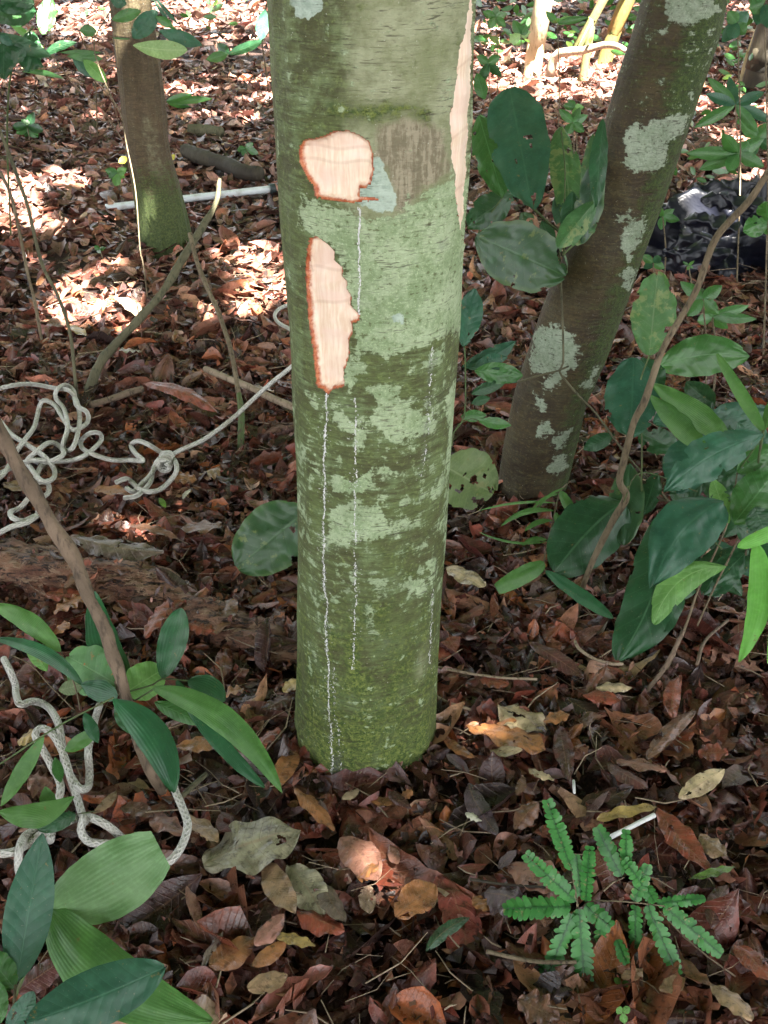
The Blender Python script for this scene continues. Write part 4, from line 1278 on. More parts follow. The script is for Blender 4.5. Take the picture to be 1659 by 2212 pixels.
whorl('low green seedling right behind the broad leaves', 3, (650, 560), [(590, 550), (700, 560), (660, 600), (620, 520)], 40, 4.6, 'light', G1)
whorl('seedling with a round pale leaf over the black bag', 3, (1659, 1150), [(1530, 1210), (1720, 1230), (1650, 1050)], 115, 2.6, 'mid', G1)
whorl('dark leafy seedling under the dark trunk', 3, (1600, 720), [(1520, 640), (1700, 780), (1560, 820), (1680, 640)], 70, 4.2, 'dark', G1)

# random small undergrowth far back, one object because nobody could count it
UV_, UF, UU = [], [], []; o = 0
for i in range(420):
    if i < 300: x, y = random.uniform(1040, 1700), random.uniform(-60, 130)
    elif i < 360: x, y = random.uniform(1400, 1700), random.uniform(100, 420)
    else: x, y = random.uniform(-30, 560), random.uniform(-80, 60)
    if 1100 < x < 1340 and y > 95: continue
    Z = zg(max(y, 20)) * random.uniform(.8, .97)
    a = random.uniform(0, 6.28); l = random.uniform(14, 34)
    b, t_ = (x, y), (x + math.cos(a) * l, y + math.sin(a) * l * .7)
    V, Fc, uv, B = leaf_geo(0, b, t_, l * .42, Zb=Z, Zt=Z * random.uniform(.97, 1.03), rows=7, cols=5, seed=i, roll=random.uniform(-.7, .7))
    UV_.append(V); UF.append(Fc + o); UU.append(uv); o += len(V)
tag(mesh('undergrowth', np.vstack(UV_), np.vstack(UF), M['mid'], uv=np.vstack(UU)), 'low green undergrowth at the back of the forest floor', 'undergrowth', kind='stuff')

# ---- top left plants
plant('dark_shrub', 'dark out of focus leaves in the top left corner', 'shrub', 1, (60, 1300), [
    ('dark', (190, 20), (-60, -10), 150, (2.25, 2.2), dict(ex=.5)), ('mid', (150, 120), (-40, 40), 120, (2.32, 2.3), dict(ex=.5)), ('dark', (150, 250), (-40, 380), 130, (2.33, 2.3), dict(ex=.55)),
    ('dark', (200, 60), (-60, 60), 170, (2.3, 2.2), dict(ex=.5)), ('mid', (280, -20), (235, 190), 110, (2.4, 2.4), dict(ex=.6)),
    ('dark', (-40, 190), (280, 310), 90, (2.3, 2.35), dict(ex=.6)), ('dark', (180, 170), (150, 400), 140, (2.35, 2.35), dict(ex=.6)),
    ('dark', (20, 230), (20, 440), 110, (2.3, 2.3), dict(ex=.6)), ('light', (30, 105), (240, 265), 40, (2.4, 2.4), dict()),
    ('dark', (240, 310), (425, 235), 55, (2.4, 2.4), dict(bow=-.08)), ('mid', (120, 395), (355, 435), 32, (2.4, 2.4), dict(bow=-.05)),
    ('blue', (-10, 190), (70, 250), 50, (2.28, 2.28), dict()), ('dark', (60, 290), (240, 370), 90, (2.36, 2.36), dict()),
    ('dark', (30, -20), (140, 130), 120, (2.36, 2.36), dict()),
], [('greenstem', [(60, 1300), (40, 700), (80, 300), (180, 150)], 9, (3.2, 2.3))])
plant('leafy_seedling', 'seedling with pale sunlit leaves in front of the back left trunk', 'seedling', 1, (480, 1300), [
    ('mid', (620, 110), (780, 60), 75, (3.0, 3.0), dict()), ('blue', (735, 210), (870, 60), 115, (3.0, 3.0), dict(ex=.55)),
    ('pale', (735, 250), (1035, 275), 105, (3.0, 2.95), dict(ex=.6, sk=1.2, bow=.03)), ('blue', (880, 170), (1118, 250), 85, (3.02, 3.0), dict()),
    ('mid', (860, 90), (960, 150), 50, (3.0, 3.0), dict()), ('blue', (610, 0), (700, 20), 70, (3, 3), dict()),
    ('blue', (860, -10), (985, 135), 24, (3.0, 3.0), dict()), ('blue', (850, 0), (940, 130), 20, (3.0, 3.0), dict()), ('mid', (620, 210), (720, 215), 14, (3, 3), dict()),
], [('twig', [(815, 1640), (790, 1450), (775, 1380), (750, 1060), (700, 800), (670, 640), (600, 500), (520, 250), (610, 60)], 7, (2.95, 3.0)),
    ('twig', [(600, 200), (730, 210)], 6, (3.0, 3.0))])
plant('yellow_green_seedling', 'seedling with a bright yellow green leaf left of the back left trunk', 'seedling', 1, (560, 760), [
    ('mid', (370, 310), (570, 325), 50, (3.3, 3.3), dict()), ('light', (460, 330), (590, 455), 75, (3.3, 3.3), dict()), ('blue', (400, 320), (530, 430), 65, (3.35, 3.35), dict()),
    ('mid', (440, 165), (535, 175), 70, (3.3, 3.3), dict()), ('mid', (330, 290), (560, 290), 30, (3.35, 3.35), dict()),
], [('vine', [(680, 780), (560, 600), (440, 500), (300, 330)], 6, (3.9, 3.3)), ('vine', [(660, 700), (620, 560), (530, 450)], 6, (3.8, 3.3)), ('twig', [(540, 760), (520, 400), (440, 180)], 7, (3.7, 3.3))])
whorl('small dark green seedling alone in the litter at the left', 1, (150, 700), [(90, 740), (190, 620), (240, 720), (120, 660), (160, 780), (70, 700), (210, 760)], 55, zg(300) * .97, 'dark')
whorl('seedling with a yellow bud beside the back left trunk', 1, (650, 960), [(580, 940), (700, 930), (640, 1030), (600, 980), (690, 980)], 50, zg(400) * .97, 'light')
r_ = whorl('small green seedling at the foot of the back left trunk', 1, (550, 1380), [(520, 1360), (590, 1370), (545, 1400)], 28, zg(548) * .97, 'mid')
for b, t_, lb in (((655, 900), (705, 870), 'yellow fallen flower left of the back left trunk'), ((940, 860), (965, 880), 'yellow fallen flower right of the back left trunk')):
    o = leaf(None, 'yellow', 1, b, t_, 40, zg(px(1, b)[1]) * .95, name='flower', rows=8, cols=5)
    tag(o, lb, 'flower')
whorl('small green seedling left of the main trunk near the dark branch', 1, (1360, 820), [(1310, 830), (1400, 790), (1430, 850), (1340, 860)], 40, zg(335) * .97, 'mid')
whorl('two dark leaves on the litter right of the back left trunk', 1, (1260, 300), [(1140, 330), (1200, 235), (1460, 225)], 60, zg(135) * .9, 'dark')
plant('hanging_leaf_sapling', 'thin stem with one dark hanging leaf against the main trunk top left', 'sapling', 1, (1485, 500), [
    ('blue', (1465, 50), (1440, 225), 75, (3.0, 2.95), dict())], [('darkpole' if False else 'twig', [(1485, 500), (1465, 350), (1450, 215), (1470, 50), (1490, -60)], 7, (3.4, 3.0))])
whorl('long thin green leaves right of the back left trunk', 1, (920, 560), [(1175, 545), (1050, 590), (1060, 520)], 45, zg(225) * .95, 'mid')

# thin stems on the left
def lone(name, label, cat, reg, runs, r, mat, Z=None, h=None, rough=.2, sides=8):
    R_ = []
    for pts, zz_ in runs:
        w = rpath(reg, pts, Z=zz_) if zz_ is not None else rpath(reg, pts, h=h)
        R_.append((w, [r] * len(w)))
    return tag(multi_tube(name, R_, M[mat], None, sides, .012, rough), label, cat)


lone('thin_stem', 'thin dark stem at the left edge above the cord heap', 'stem', 1, [([(0, 950), (60, 1080), (100, 1250), (150, 1500), (190, 1659), (230, 1880)], (2.7, 2.85))], .0045, 'twig')
lone('thin_stem', 'second thin stem at left ending in a green tip beside the cord heap', 'stem', 1, [([(-10, 700), (60, 880), (150, 1130), (190, 1300), (240, 1480), (330, 1659), (390, 1859), (420, 2140), (440, 2220)], (2.5, 2.8))], .0045, 'greystick')

bs = thing('bent_branch', rpath(4, [(490, 500)], h=0)[0], 'grey green branch leaning up from the cord heap to the back left trunk', 'branch')
tube('stem', rpath(1, [(1215, 990), (1195, 1120), (1110, 1270), (1000, 1450), (880, 1640)], Z=(2.9, 2.8)) + rpath(4, [(700, 180), (560, 340), (495, 510), (490, 560)], Z=(2.8, 2.84)), [.005, .008, .010, .0105, .010, .0105, .012, .0145, .016], M['greystick'], bs, 10, .01, .4)
fk = thing('forked_stem', rpath(4, [(1250, 1090)], h=0)[0], 'slim brown stem with a green section hanging between branch and main trunk', 'stem')
tube('stem', rpath(1, [(1050, 1290), (1090, 1450), (1150, 1600)], Z=(2.75, 2.7)) + rpath(4, [(1200, 50), (1260, 220), (1290, 340), (1320, 520)], Z=(2.68, 2.6)), [.006] * 7, M['twig'], fk, 8, .01, .2)
tube('green_section', rpath(4, [(1320, 515), (1335, 640), (1330, 850)], Z=(2.6, 2.58)), [.006, .0085, .008], M['greenstem'], fk, 8, .01, .1)
tube('stem', rpath(4, [(1330, 845), (1310, 950), (1250, 1100)], Z=(2.58, 2.6)), [.006, .0045, .004], M['twig'], fk, 8, .01, .2)

lone('fallen_stick', 'pale fallen stick lying left of the main trunk under the cord', 'stick', 4, [([(1135, 380), (1250, 430), (1400, 490), (1500, 540), (1640, 600)], None)], .009, 'vine', h=.05)
lone('fallen_stick', 'brown stick on the litter at the foot of the bent branch', 'stick', 4, [([(500, 580), (620, 545), (720, 510), (790, 490)], None)], .009, 'stick', h=.045)
lone('fallen_branch', 'dark fallen branch behind the white pipe', 'branch', 1, [([(1030, 835), (1120, 870), (1250, 910), (1340, 950), (1440, 965)], None)], .035, 'darkpole', h=.05)
lone('fallen_stick', 'grey green stick on the litter in front of the dark branch', 'stick', 1, [([(1040, 720), (1130, 720), (1220, 735)], None)], .03, 'greystick', h=.03)
lone('pale_vine', 'pale thin root loop on the litter right of the shrub foot', 'root', 11, [([(830, 90), (850, 130), (930, 185), (1030, 215), (1095, 215)], None)], .0028, 'vine', h=.04)
lone('root', 'thin grey root running right from the main trunk foot', 'root', 11, [([(60, 230), (200, 260), (400, 290), (620, 300)], None)], .0022, 'vine', h=.035)
lone('root', 'short pale root beside the main trunk, below the long one', 'root', 11, [([(50, 385), (120, 425), (250, 468)], None)], .0022, 'vine', h=.035)
lone('fallen_stick', 'brown twig lying under the pinnate seedling', 'stick', 8, [([(470, 850), (600, 880), (700, 895), (850, 895)], None)], .0028, 'twig', h=.04)
lone('fallen_stick', 'white peeled stick at the lower right behind the seedling', 'stick', 8, [([(990, 370), (1070, 330), (1180, 275)], None)], .0038, 'resin', h=.045)
lone('fallen_stick', 'tiny white splinter in the dark litter right of the trunk', 'stick', 11, [([(822, 860), (826, 930)], None)], .002, 'resin', h=.045)
lone('twig', 'long thin dark twig across the bottom right litter', 'twig', 8, [([(400, 545), (560, 570), (720, 580)], None)], .002, 'darkpole', h=.045)
lone('fallen_stick', 'grey twig on the litter left of the main trunk foot', 'twig', 6, [([(920, 1140), (980, 1080), (1055, 1015)], None)], .004, 'greystick', h=.045)
lone('twig', 'thin brown twig crossing behind the glossy shrub foot', 'twig', 5, [([(1290, 1900), (1330, 1780), (1450, 1670)], None)], .003, 'stick', h=.05)
lone('twig', 'forked thin twig low at the right under the shrub', 'twig', 11, [([(1100, 560), (1200, 400), (1330, 230), (1430, 30)], (1.85, 1.8))], .004, 'stick')

# scattered fine twigs and fibres, past counting
TV, TF = [], []; o = 0
for i in range(2600):
    y = random.uniform(.5, 3.6) if i < 2000 else random.uniform(3.6, 9)
    x = random.uniform(-1, 1) * (.5 + .4 * y)
    l = random.uniform(.015, .11); a = random.uniform(0, math.pi); z = float(gh(x, y)) + random.uniform(.012, .04)
    d = np.array([math.cos(a), math.sin(a), random.uniform(-.25, .25)]); s_ = np.cross(d, [0, 0, 1]); s_ /= np.linalg.norm(s_)
    r = random.uniform(.0004, .0016)
    m = np.array([x, y, z]); bend = s_ * random.uniform(-.15, .15) * l
    for q, rr_ in ((m - d * l / 2, r), (m + bend, r), (m + d * l / 2, r * .5)):
        TV += [q + s_ * rr_, q - s_ * rr_ * .5 + [0, 0, rr_], q - s_ * rr_ * .5 - [0, 0, rr_]]
    for b_ in (0, 3):
        for c_ in range(3):
            TF.append([o + b_ + c_, o + b_ + (c_ + 1) % 3, o + b_ + 3 + (c_ + 1) % 3, o + b_ + 3 + c_])
    o += 9
tag(mesh('twig_litter', np.array(TV), np.array(TF), M['vine']), 'fine twigs and root fibres scattered through the leaf litter', 'twig litter', kind='stuff')

# ---- the thick stick at the left
st = thing('broken_stick', P(*px(6, (880, 1200)), 0), 'long brown stick leaning in from the left edge with an orange red broken end', 'stick')
pts = rpath(4, [(-60, 640), (0, 740), (60, 850), (130, 980), (200, 1090), (290, 1250), (380, 1380), (430, 1480)], Z=(1.40, 1.50)) + rpath(6, [(460, 130), (530, 270), (580, 420), (640, 600), (690, 780), (740, 930), (790, 1030), (830, 1110)], Z=(1.51, 1.62))
n = len(pts)
rr_ = [.0105, .0105, .0098, .0098, .0098, .0098, .0115, .0096, .0092, .0092, .009, .0088, .0085, .0085, .0085, .0088]
tube('shaft', pts, rr_, M['stick'], st, 14, .006, .42)
tube('broken_tip', rpath(6, [(828, 1106), (850, 1150), (876, 1200)], Z=(1.62, 1.63)), [.0089, .0098, .008], M['cuttip'], st, 12, .004, .3)

# ---- rotten log
lp = LOG
V, Fc, uv, (c0, c1) = tube_data(lp, [.055, .058, .055, .048, .042, .035], 60, .006, 0)
ns = 60
p_, r_ = smooth_path(lp, [.055, .058, .055, .048, .042, .035], .006)
cen = np.repeat(p_, ns, 0)
q = V[:-2]
dsp = (fbm(q[:, 0] * .6, q[:, 1], q[:, 2], 5, 20) - .5) * 1.3 - np.abs(fbm(q[:, 0] * .25, q[:, 1], q[:, 2], 5, 60) - .5) * 1.1 + .1
q = cen + (q - cen) * (1 + dsp)[:, None]
q[:, 2] = q[:, 2] * .85
V[:-2] = q
tag(mesh('rotten_log', V, Fc.tolist() + c0.tolist() + c1.tolist(), M['rotten'], None, uv=uv), 'crumbling reddish rotten log half sunk in the litter left of the main trunk', 'log')

# ---- white pipe
a, b = P(*px(1, (585, 1150)), .04), P(*px(1, (1500, 1045)), .04)
pp = thing('pipe', (a + b) / 2 * [1, 1, 0], 'white plastic pipe lying on the litter behind the back left trunk', 'pipe')
tube('tube', [a, (a * .5 + b * .5), b], .0145, M['pipe'], pp, 16, .05)
tube('coupling', [b - (b - a) * .01, b + (b - a) * .06], .021, M['coupling'], pp, 14, .05)

# ---- ropes
def hs_(n, lo=.045, hi=.075, ph=0.0):
    return [lo + (hi - lo) * (.5 + .5 * math.sin(i * 1.9 + ph)) for i in range(n)]


c1_ = [(-60, 505), (60, 475), (170, 465), (300, 487), (380, 500), (420, 550), (440, 640), (430, 740), (400, 820), (362, 832), (348, 800), (375, 700), (352, 600), (310, 545), (312, 500), (360, 470), (405, 500), (422, 580),
       (480, 620), (487, 670), (440, 710), (390, 712), (340, 640), (300, 580), (240, 556), (215, 600), (190, 700), (140, 770), (90, 840), (60, 900), (20, 960), (-40, 1010)]
c2_ = [(-50, 620), (0, 670), (60, 740), (150, 800), (250, 870), (300, 940), (290, 990), (230, 1000), (170, 930), (150, 890), (200, 840), (270, 790), (325, 805), (352, 850), (300, 885), (235, 910), (200, 980), (180, 1060), (110, 1150),
       (60, 1170), (70, 1205), (130, 1222), (205, 1190), (150, 1230), (60, 1255), (-40, 1310)]
c3_ = [(-50, 985), (40, 940), (130, 900), (190, 885), (290, 893), (380, 890), (450, 870), (510, 830), (562, 772), (550, 738), (500, 735), (450, 780), (458, 822), (520, 855), (620, 885), (720, 885), (790, 888), (750, 850), (725, 805),
       (760, 780), (820, 800), (900, 850), (960, 880), (977, 940), (940, 1000), (880, 1050), (820, 1060), (770, 1045), (720, 1000), (690, 990), (640, 1010)]
c4_ = [(690, 1095), (760, 1080), (830, 1010), (850, 930), (880, 880), (920, 872), (1000, 830), (1130, 770), (1280, 660), (1400, 550), (1500, 460), (1600, 380), (1680, 310)]
c5_ = [(200, 1010), (260, 1010), (270, 1060), (235, 1100), (205, 1190)]
c6_ = [(700, 1040), (740, 1060), (790, 1010), (830, 970), (880, 890)]
cord = thing('cord', P(*px(4, (400, 850)), 0), 'thin grey white cord in loose loops running to the main trunk', 'rope')
h4 = hs_(6) + [.07, .08, .10, .13, .17, .21, .25]
cord_runs = [(rpath(4, c1_, h=hs_(len(c1_))), [.0058] * len(c1_)), (rpath(4, c2_, h=hs_(len(c2_), ph=1)), [.0058] * len(c2_)), (rpath(4, c3_, h=hs_(len(c3_), ph=2)), [.0056] * len(c3_)),
                        (rpath(4, c4_, h=h4), [.0054] * len(c4_)), (rpath(4, c5_, h=.05), [.0056] * 5), (rpath(4, c6_, h=.055), [.0056] * 5),
                        (rpath(4, [(1640, 15), (1560, 40), (1520, 80), (1540, 125), (1620, 170)], h=.05), [.0056] * 5)]
for q_ in cord_runs: multi_tube('cord_run', [q_], M['cord'], cord, 9, .008)
kc = P(*px(4, (915, 895)), .06)
kp = []
for i in range(26):
    a_ = i * 1.05
    kp.append(kc + np.array([math.cos(a_) * .014, (i / 25 - .5) * -.05, math.sin(a_) * .013]))
tube('knot', kp, .0055, M['cord'], cord, 8, .006)

ra = [px(6, p) for p in [(33, 450), (55, 500), (80, 555)]]
rope_runs = [
    [(6, p) for p in [(20, 430), (50, 490), (78, 560), (82, 610), (105, 660), (170, 645), (240, 670), (290, 740), (312, 830), (330, 960), (370, 1045), (410, 1092), (450, 1080), (457, 1000), (450, 900), (470, 800), (490, 720), (508, 665)]],
    [(6, p) for p in [(280, 1010), (240, 930), (200, 860), (180, 815), (205, 785), (255, 800), (300, 860), (332, 940), (368, 1060), (400, 1160), (432, 1262)]] + [(7, p) for p in [(372, 190), (358, 245), (385, 290), (430, 303), (490, 306), (560, 320), (640, 380), (700, 398), (760, 375), (808, 305), (830, 220), (805, 140), (775, 70), (765, 30)]],
    [(7, p) for p in [(590, 325), (545, 285), (490, 235), (430, 200), (380, 183), (340, 190), (280, 215), (200, 250), (130, 300), (60, 340), (-30, 352)]],
    [(7, p) for p in [(165, 240), (110, 272), (85, 330), (82, 400), (92, 450), (110, 500)]],
    [(6, p) for p in [(280, 1000), (310, 1080), (292, 1170)]] + [(7, p) for p in [(240, 180), (222, 290)]]]
rope = thing('rope', P(*px(7, (360, 250)), 0), 'thick off white braided rope looping through the plants at the lower left', 'rope')
runs = []
for j, rn in enumerate(rope_runs):
    hh = hs_(len(rn), .035, .075, j * 1.3)
    if j == 1: hh = [.05, .07, .09, .10, .10, .10, .09, .08, .07, .06, .055] + [.07, .06, .05, .05, .05, .045, .045, .05, .06, .06, .06, .06, .06, .06]
    w = []
    for (rg_, p_), h_ in zip(rn, hh):
        x, y = px(rg_, p_); w.append(P(x, y, h_))
    runs.append((w, [.0060] * len(w)))
for q_ in runs: multi_tube('rope_run', [q_], M['rope'], rope, 12, .005)

# ---- black plastic bag
bc = P(1590, 590, 0) + np.array([.06, .12, 0])
nu, nv_ = 140, 90
th = np.linspace(0, 2 * np.pi, nu, endpoint=False)[None]; ph_ = np.linspace(.02, np.pi / 2, nv_)[:, None]
dx, dy, dz_ = np.cos(th) * np.sin(ph_), np.sin(th) * np.sin(ph_), np.cos(ph_) + 0 * th
rid = np.abs(fbm(dx * 1.0 + dz_ * .6, dy * 1.0, dz_ * .5, 2, 2.2) - .5) * 2
rid2 = np.abs(fbm(dx * 1.0 + rid, dy * 1.0 + rid * .5, dz_ * .6, 2, 5.0) - .5) * 2
rad_ = 1.05 - .75 * rid - .12 * rid2 + .22 * np.exp(-((th - np.pi) / .35) ** 2) * np.sin(ph_) + .06 * np.sin(th * 9 + ph_ * 4)
BV = np.stack([bc[0] + dx * rad_ * .36, bc[1] + dy * rad_ * .25, np.clip(dz_ * rad_ * .27, 0, 9) + .0], -1).reshape(-1, 3)
bag = thing('plastic_bag', bc, 'crumpled shiny black plastic bag at the right edge', 'bag')
mesh('body', BV, grid_faces(nv_, nu, True), M['bag'], bag)
# gathered flaps on the left side
for (c_, tx_, w_, sd_) in (((1300, 1050), (1659, 1060), 100, 3), ((1100, 1320), (1450, 1340), 130, 5), ((1215, 1150), (1500, 1200), 130, 8)):
    V, Fc, uv, B = leaf_geo(3, c_, tx_, w_, Zb=3.42, Zt=3.3, ex=.4, fold=.5, wav=.14, rows=40, cols=21, seed=sd_)
    V += (fbm(V[:, 0], V[:, 1], V[:, 2], 4, 18)[:, None] - .5) * .05
    mesh('flap', V, Fc, M['bag'], bag)

# ---- lower left plants
plant('palm_seedling', 'broad two lobed pleated palm leaf at the lower left', 'palm seedling', 7, (230, 680), [
    ('palmlit', (215, 610), (760, 290), 330, (1.27, 1.30), dict(ex=.5, sk=1.0, bow=.03, tipcut=.9, fold=.1, rows=34, cols=17, wav=.04)),
    ('palm', (215, 600), (940, 1090), 290, (1.27, 1.19), dict(ex=.62, sk=.78, bow=.12, fold=.12, arch=.05, rows=34, cols=17, wav=.02)),
], [('greenstem', [(60, 1000), (140, 800), (220, 605)], 14, (1.33, 1.27))])
plant('elliptic_leaf_seedling', 'seedling with large glossy ribbed leaves in the bottom left corner', 'seedling', 7, (60, 1090), [
    ('blue', (72, 915), (188, 258), 215, (1.18, 1.22), dict(ex=.72, sk=.85, nv=0) if False else dict(ex=.72, sk=.85, wav=.02, rows=40, cols=13, fold=.22, eaten=0)),
    ('blue', (730, 850), (115, 1095), 265, (1.16, 1.08), dict(ex=.6, sk=.95, wav=.02, rows=40, cols=13, bow=-.02, eaten=0)),
    ('mid', (65, 945), (-70, 780), 150, (1.17, 1.17), dict(ex=.6)),
    ('blue', (30, 1150), (150, 960), 95, (1.12, 1.12), dict(ex=.6)),
    ('mid', (0, 1100), (-30, 900), 110, (1.15, 1.15), dict(ex=.6)),
], [('twig', [(40, 1180), (60, 1050), (68, 930)], 13, (1.12, 1.17)), ('greenstem', [(60, 1060), (200, 1100), (400, 1000), (700, 860)], 8, (1.2, 1.19))])
plant('small_leaf_sprout', 'small dark leaf sprout over the rope loop at the left', 'sprout', 7, (330, 230), [
    ('dark', (335, 175), (165, 240), 85, (1.47, 1.46), dict(ex=.5))], [('greenstem', [(420, 160), (335, 175)], 5, (1.5, 1.47))])
plant('small_leaf_sprout', 'tiny curled dark green sprout right of the pleated palm leaf', 'sprout', 7, (620, 560), [
    ('mid', (580, 480), (680, 430), 50, (1.42, 1.42), dict()), ('dark', (610, 500), (645, 555), 40, (1.4, 1.4), dict()), ('dark', (600, 500), (598, 560), 30, (1.4, 1.4), dict())])

# ---- mid left palm seedling
plant('strap_leaf_seedling', 'plant with long strap leaves around the leaning stick at left', 'palm seedling', 6, (700, 830), [
    ('orangespot', (600, 560), (345, 415), 260, (1.60, 1.66), dict(ex=.5, fold=.05, label='round light green leaf with orange spots')),
    ('light', (640, 600), (835, 480), 195, (1.6, 1.62), dict(ex=.5, eaten=0, label='small round light green leaf')),
    ('palmdark', (655, 555), (480, 85), 165, (1.63, 1.70), dict(ex=.6, sk=.85, bow=-.08)),
    ('palmdark', (830, 530), (925, 170), 145, (1.6, 1.62), dict(ex=.5, sk=1.15, fold=.3)),
    ('palmdark', (960, 540), (1150, 640), 115, (1.6, 1.6), dict(ex=.5, bow=-.1)),
    ('palm', (780, 575), (1440, 1110), 140, (1.55, 1.45), dict(ex=.62, sk=.85, bow=-.09, rows=30, cols=11, arch=.03)),
    ('palmdark', (900, 540), (1350, 1085), 90, (1.56, 1.49), dict(ex=.5, sk=.9, bow=.04, rows=30)),
    ('palmdark', (580, 630), (890, 1110), 180, (1.5, 1.44), dict(ex=.6, sk=.95, bow=-.10, rows=30, fold=.25)),
    ('palm', (310, 390), (-40, 150), 105, (1.62, 1.6), dict(ex=.55, bow=.07)),
    ('palmdark', (425, 565), (-30, 325), 75, (1.6, 1.58), dict(ex=.55, bow=.1)),
    ('palmdark', (600, 620), (415, 560), 110, (1.56, 1.6), dict(ex=.55)),
    ('light', (240, 490), (130, 330), 80, (1.64, 1.64), dict(ex=.6)),
    ('olive', (300, 590), (420, 560), 80, (1.62, 1.62), dict(ex=.6)),
    ('palm', (225, 820), (5, 1180), 85, (1.52, 1.5), dict(ex=.65)),
    ('palm', (330, 900), (490, 800), 80, (1.58, 1.56), dict(ex=.6)),
    ('palm', (380, 1130), (-10, 1210), 130, (1.45, 1.42), dict(ex=.7, bow=-.15, sk=1.1)),
    ('palmdark', (430, 700), (500, 860), 70, (1.56, 1.55), dict()),
    ('palmdark', (590, 650), (690, 820), 95, (1.58, 1.6), dict()),
    ('mid', (790, 650), (1040, 760), 85, (1.62, 1.62), dict(ex=.55)),
    ('mid', (280, 930), (310, 1060), 60, (1.55, 1.53), dict()),
    ('palm', (230, 1080), (260, 1230), 90, (1.47, 1.46), dict()),
], [('twig', [(700, 830), (650, 700), (610, 600), (590, 545)], 14, (1.64, 1.58)), ('greenstem', [(0, 965), (300, 770), (580, 625)], 9, (1.5, 1.5)),
    ('greenstem', [(640, 600), (780, 560), (830, 530), (960, 540)], 9, (1.58, 1.6)), ('twig', [(380, 690), (250, 560), (160, 460), (60, 410)], 6, (1.64, 1.6)),
    ('twig', [(410, 690), (380, 560), (310, 390)], 8, (1.6, 1.61)), ('greenstem', [(690, 640), (790, 580)], 10, (1.58, 1.55))])

# ---- pinnate seedlings at the lower right
def pinna(parent, b, t_, w, Z, seed, mat='fern'):
    rg = random.Random(seed)
    B, T = Q(*px(8, b), Z[0]), Q(*px(8, t_), Z[1])
    ax = T - B; L = np.linalg.norm(ax); axn = ax / L
    vw = (B + T) / 2 - EYE; vw /= np.linalg.norm(vw)
    S = np.cross(axn, -vw); S /= np.linalg.norm(S); Nn = np.cross(S, axn)
    W = w * REG[8][2] / F * Z[0]
    roll = rg.uniform(-.3, .3)
    S, Nn = S * math.cos(roll) + Nn * math.sin(roll), Nn * math.cos(roll) - S * math.sin(roll)
    n = max(6, int(L / .0066))
    VV, FF, UU = [], [], []; o = 0
    for i in range(n):
        v = (i + .5) / n
        wl = W / 2 * (math.sin(math.pi * (v * .86 + .1)) ** .4) * rg.uniform(.9, 1.08)
        c = B + ax * v + Nn * (-.25 * L * (v - .3) ** 2 * 0.5)
        for sg in (-1, 1):
            an_ = rg.uniform(.4, .6)
            d = S * sg * math.cos(an_) + axn * math.sin(an_) + Nn * rg.uniform(-.25, .35)
            d /= np.linalg.norm(d)
            e = np.cross(d, Nn); e /= np.linalg.norm(e)
            lw = L / n * .60
            for j, (a_, b_) in enumerate(((0, .9), (.3, .95), (.65, .85), (.9, .6), (1.0, .12))):
                p = c + d * wl * a_ + Nn * (-.18 * wl * a_ * a_)
                VV += [p - e * lw * b_, p + e * lw * b_]; UU += [(0, a_), (1, a_)]
            for j in range(4):
                FF.append([o + 2 * j, o + 2 * j + 1, o + 2 * j + 3, o + 2 * j + 2])
            o += 10
    # midrib
    r = .0007
    for q_ in (B, T): VV += [q_ - S * r + Nn * .0006, q_ + S * r + Nn * .0006]; UU += [(.5, 0), (.5, 0)]
    FF.append([o, o + 1, o + 3, o + 2])
    return mesh('leaflet_row', np.array(VV), np.array(FF), M[mat], parent, uv=UU)


ps = thing('pinnate_seedling', P(*px(8, (860, 700)), 0), 'small seedling with star of feathery leaves, left one of two at the lower right', 'seedling', 'feathery seedlings at the lower right')
for i, (b, t_, w) in enumerate([((850, 640), (640, 450), 92), ((828, 662), (548, 668), 115), ((832, 690), (725, 970), 92), ((862, 670), (888, 1055), 105), ((885, 655), (990, 745), 95), ((890, 640), (905, 420), 75),
                                ((832, 510), (728, 225), 88), ((870, 620), (850, 450), 60), ((700, 900), (725, 980), 40)]):
    pinna(ps, b, t_, w, (1.37, 1.35 + .02 * math.sin(i)), i)
stem(ps, 8, [(860, 790), (855, 700), (855, 650)], 10, 'twig', Z=(1.45, 1.37))
stem(ps, 8, [(855, 650), (840, 560), (832, 510)], 7, 'twig', Z=(1.37, 1.37))
ps2 = thing('pinnate_seedling', P(*px(8, (1130, 760)), 0), 'feathery seedling spreading right of the star shaped one', 'seedling', 'feathery seedlings at the lower right')
for i, (b, t_, w) in enumerate([((1095, 640), (1150, 490), 75), ((1100, 655), (1098, 840), 80), ((1150, 655), (1275, 950), 92), ((1220, 660), (1465, 865), 92), ((1040, 535), (940, 330), 88), ((1060, 500), (1060, 345), 65),
                                ((1150, 600), (1060, 470), 70), ((1190, 650), (1395, 625), 60), ((1130, 560), (1180, 640), 70), ((1020, 800), (1060, 900), 60), ((950, 720), (950, 830), 55), ((990, 880), (990, 950), 50)]):
    pinna(ps2, b, t_, w, (1.38, 1.37 + .02 * math.sin(i * 2)), 30 + i)
pinna(ps2, (1060, 830), (1180, 880), 90, (1.43, 1.43), 77, 'grass')
stem(ps2, 8, [(1130, 800), (1140, 700), (1150, 650)], 8, 'twig', Z=(1.44, 1.38))
stem(ps2, 8, [(920, 635), (1050, 640), (1150, 650), (1225, 660)], 6, 'twig', Z=(1.38, 1.38))
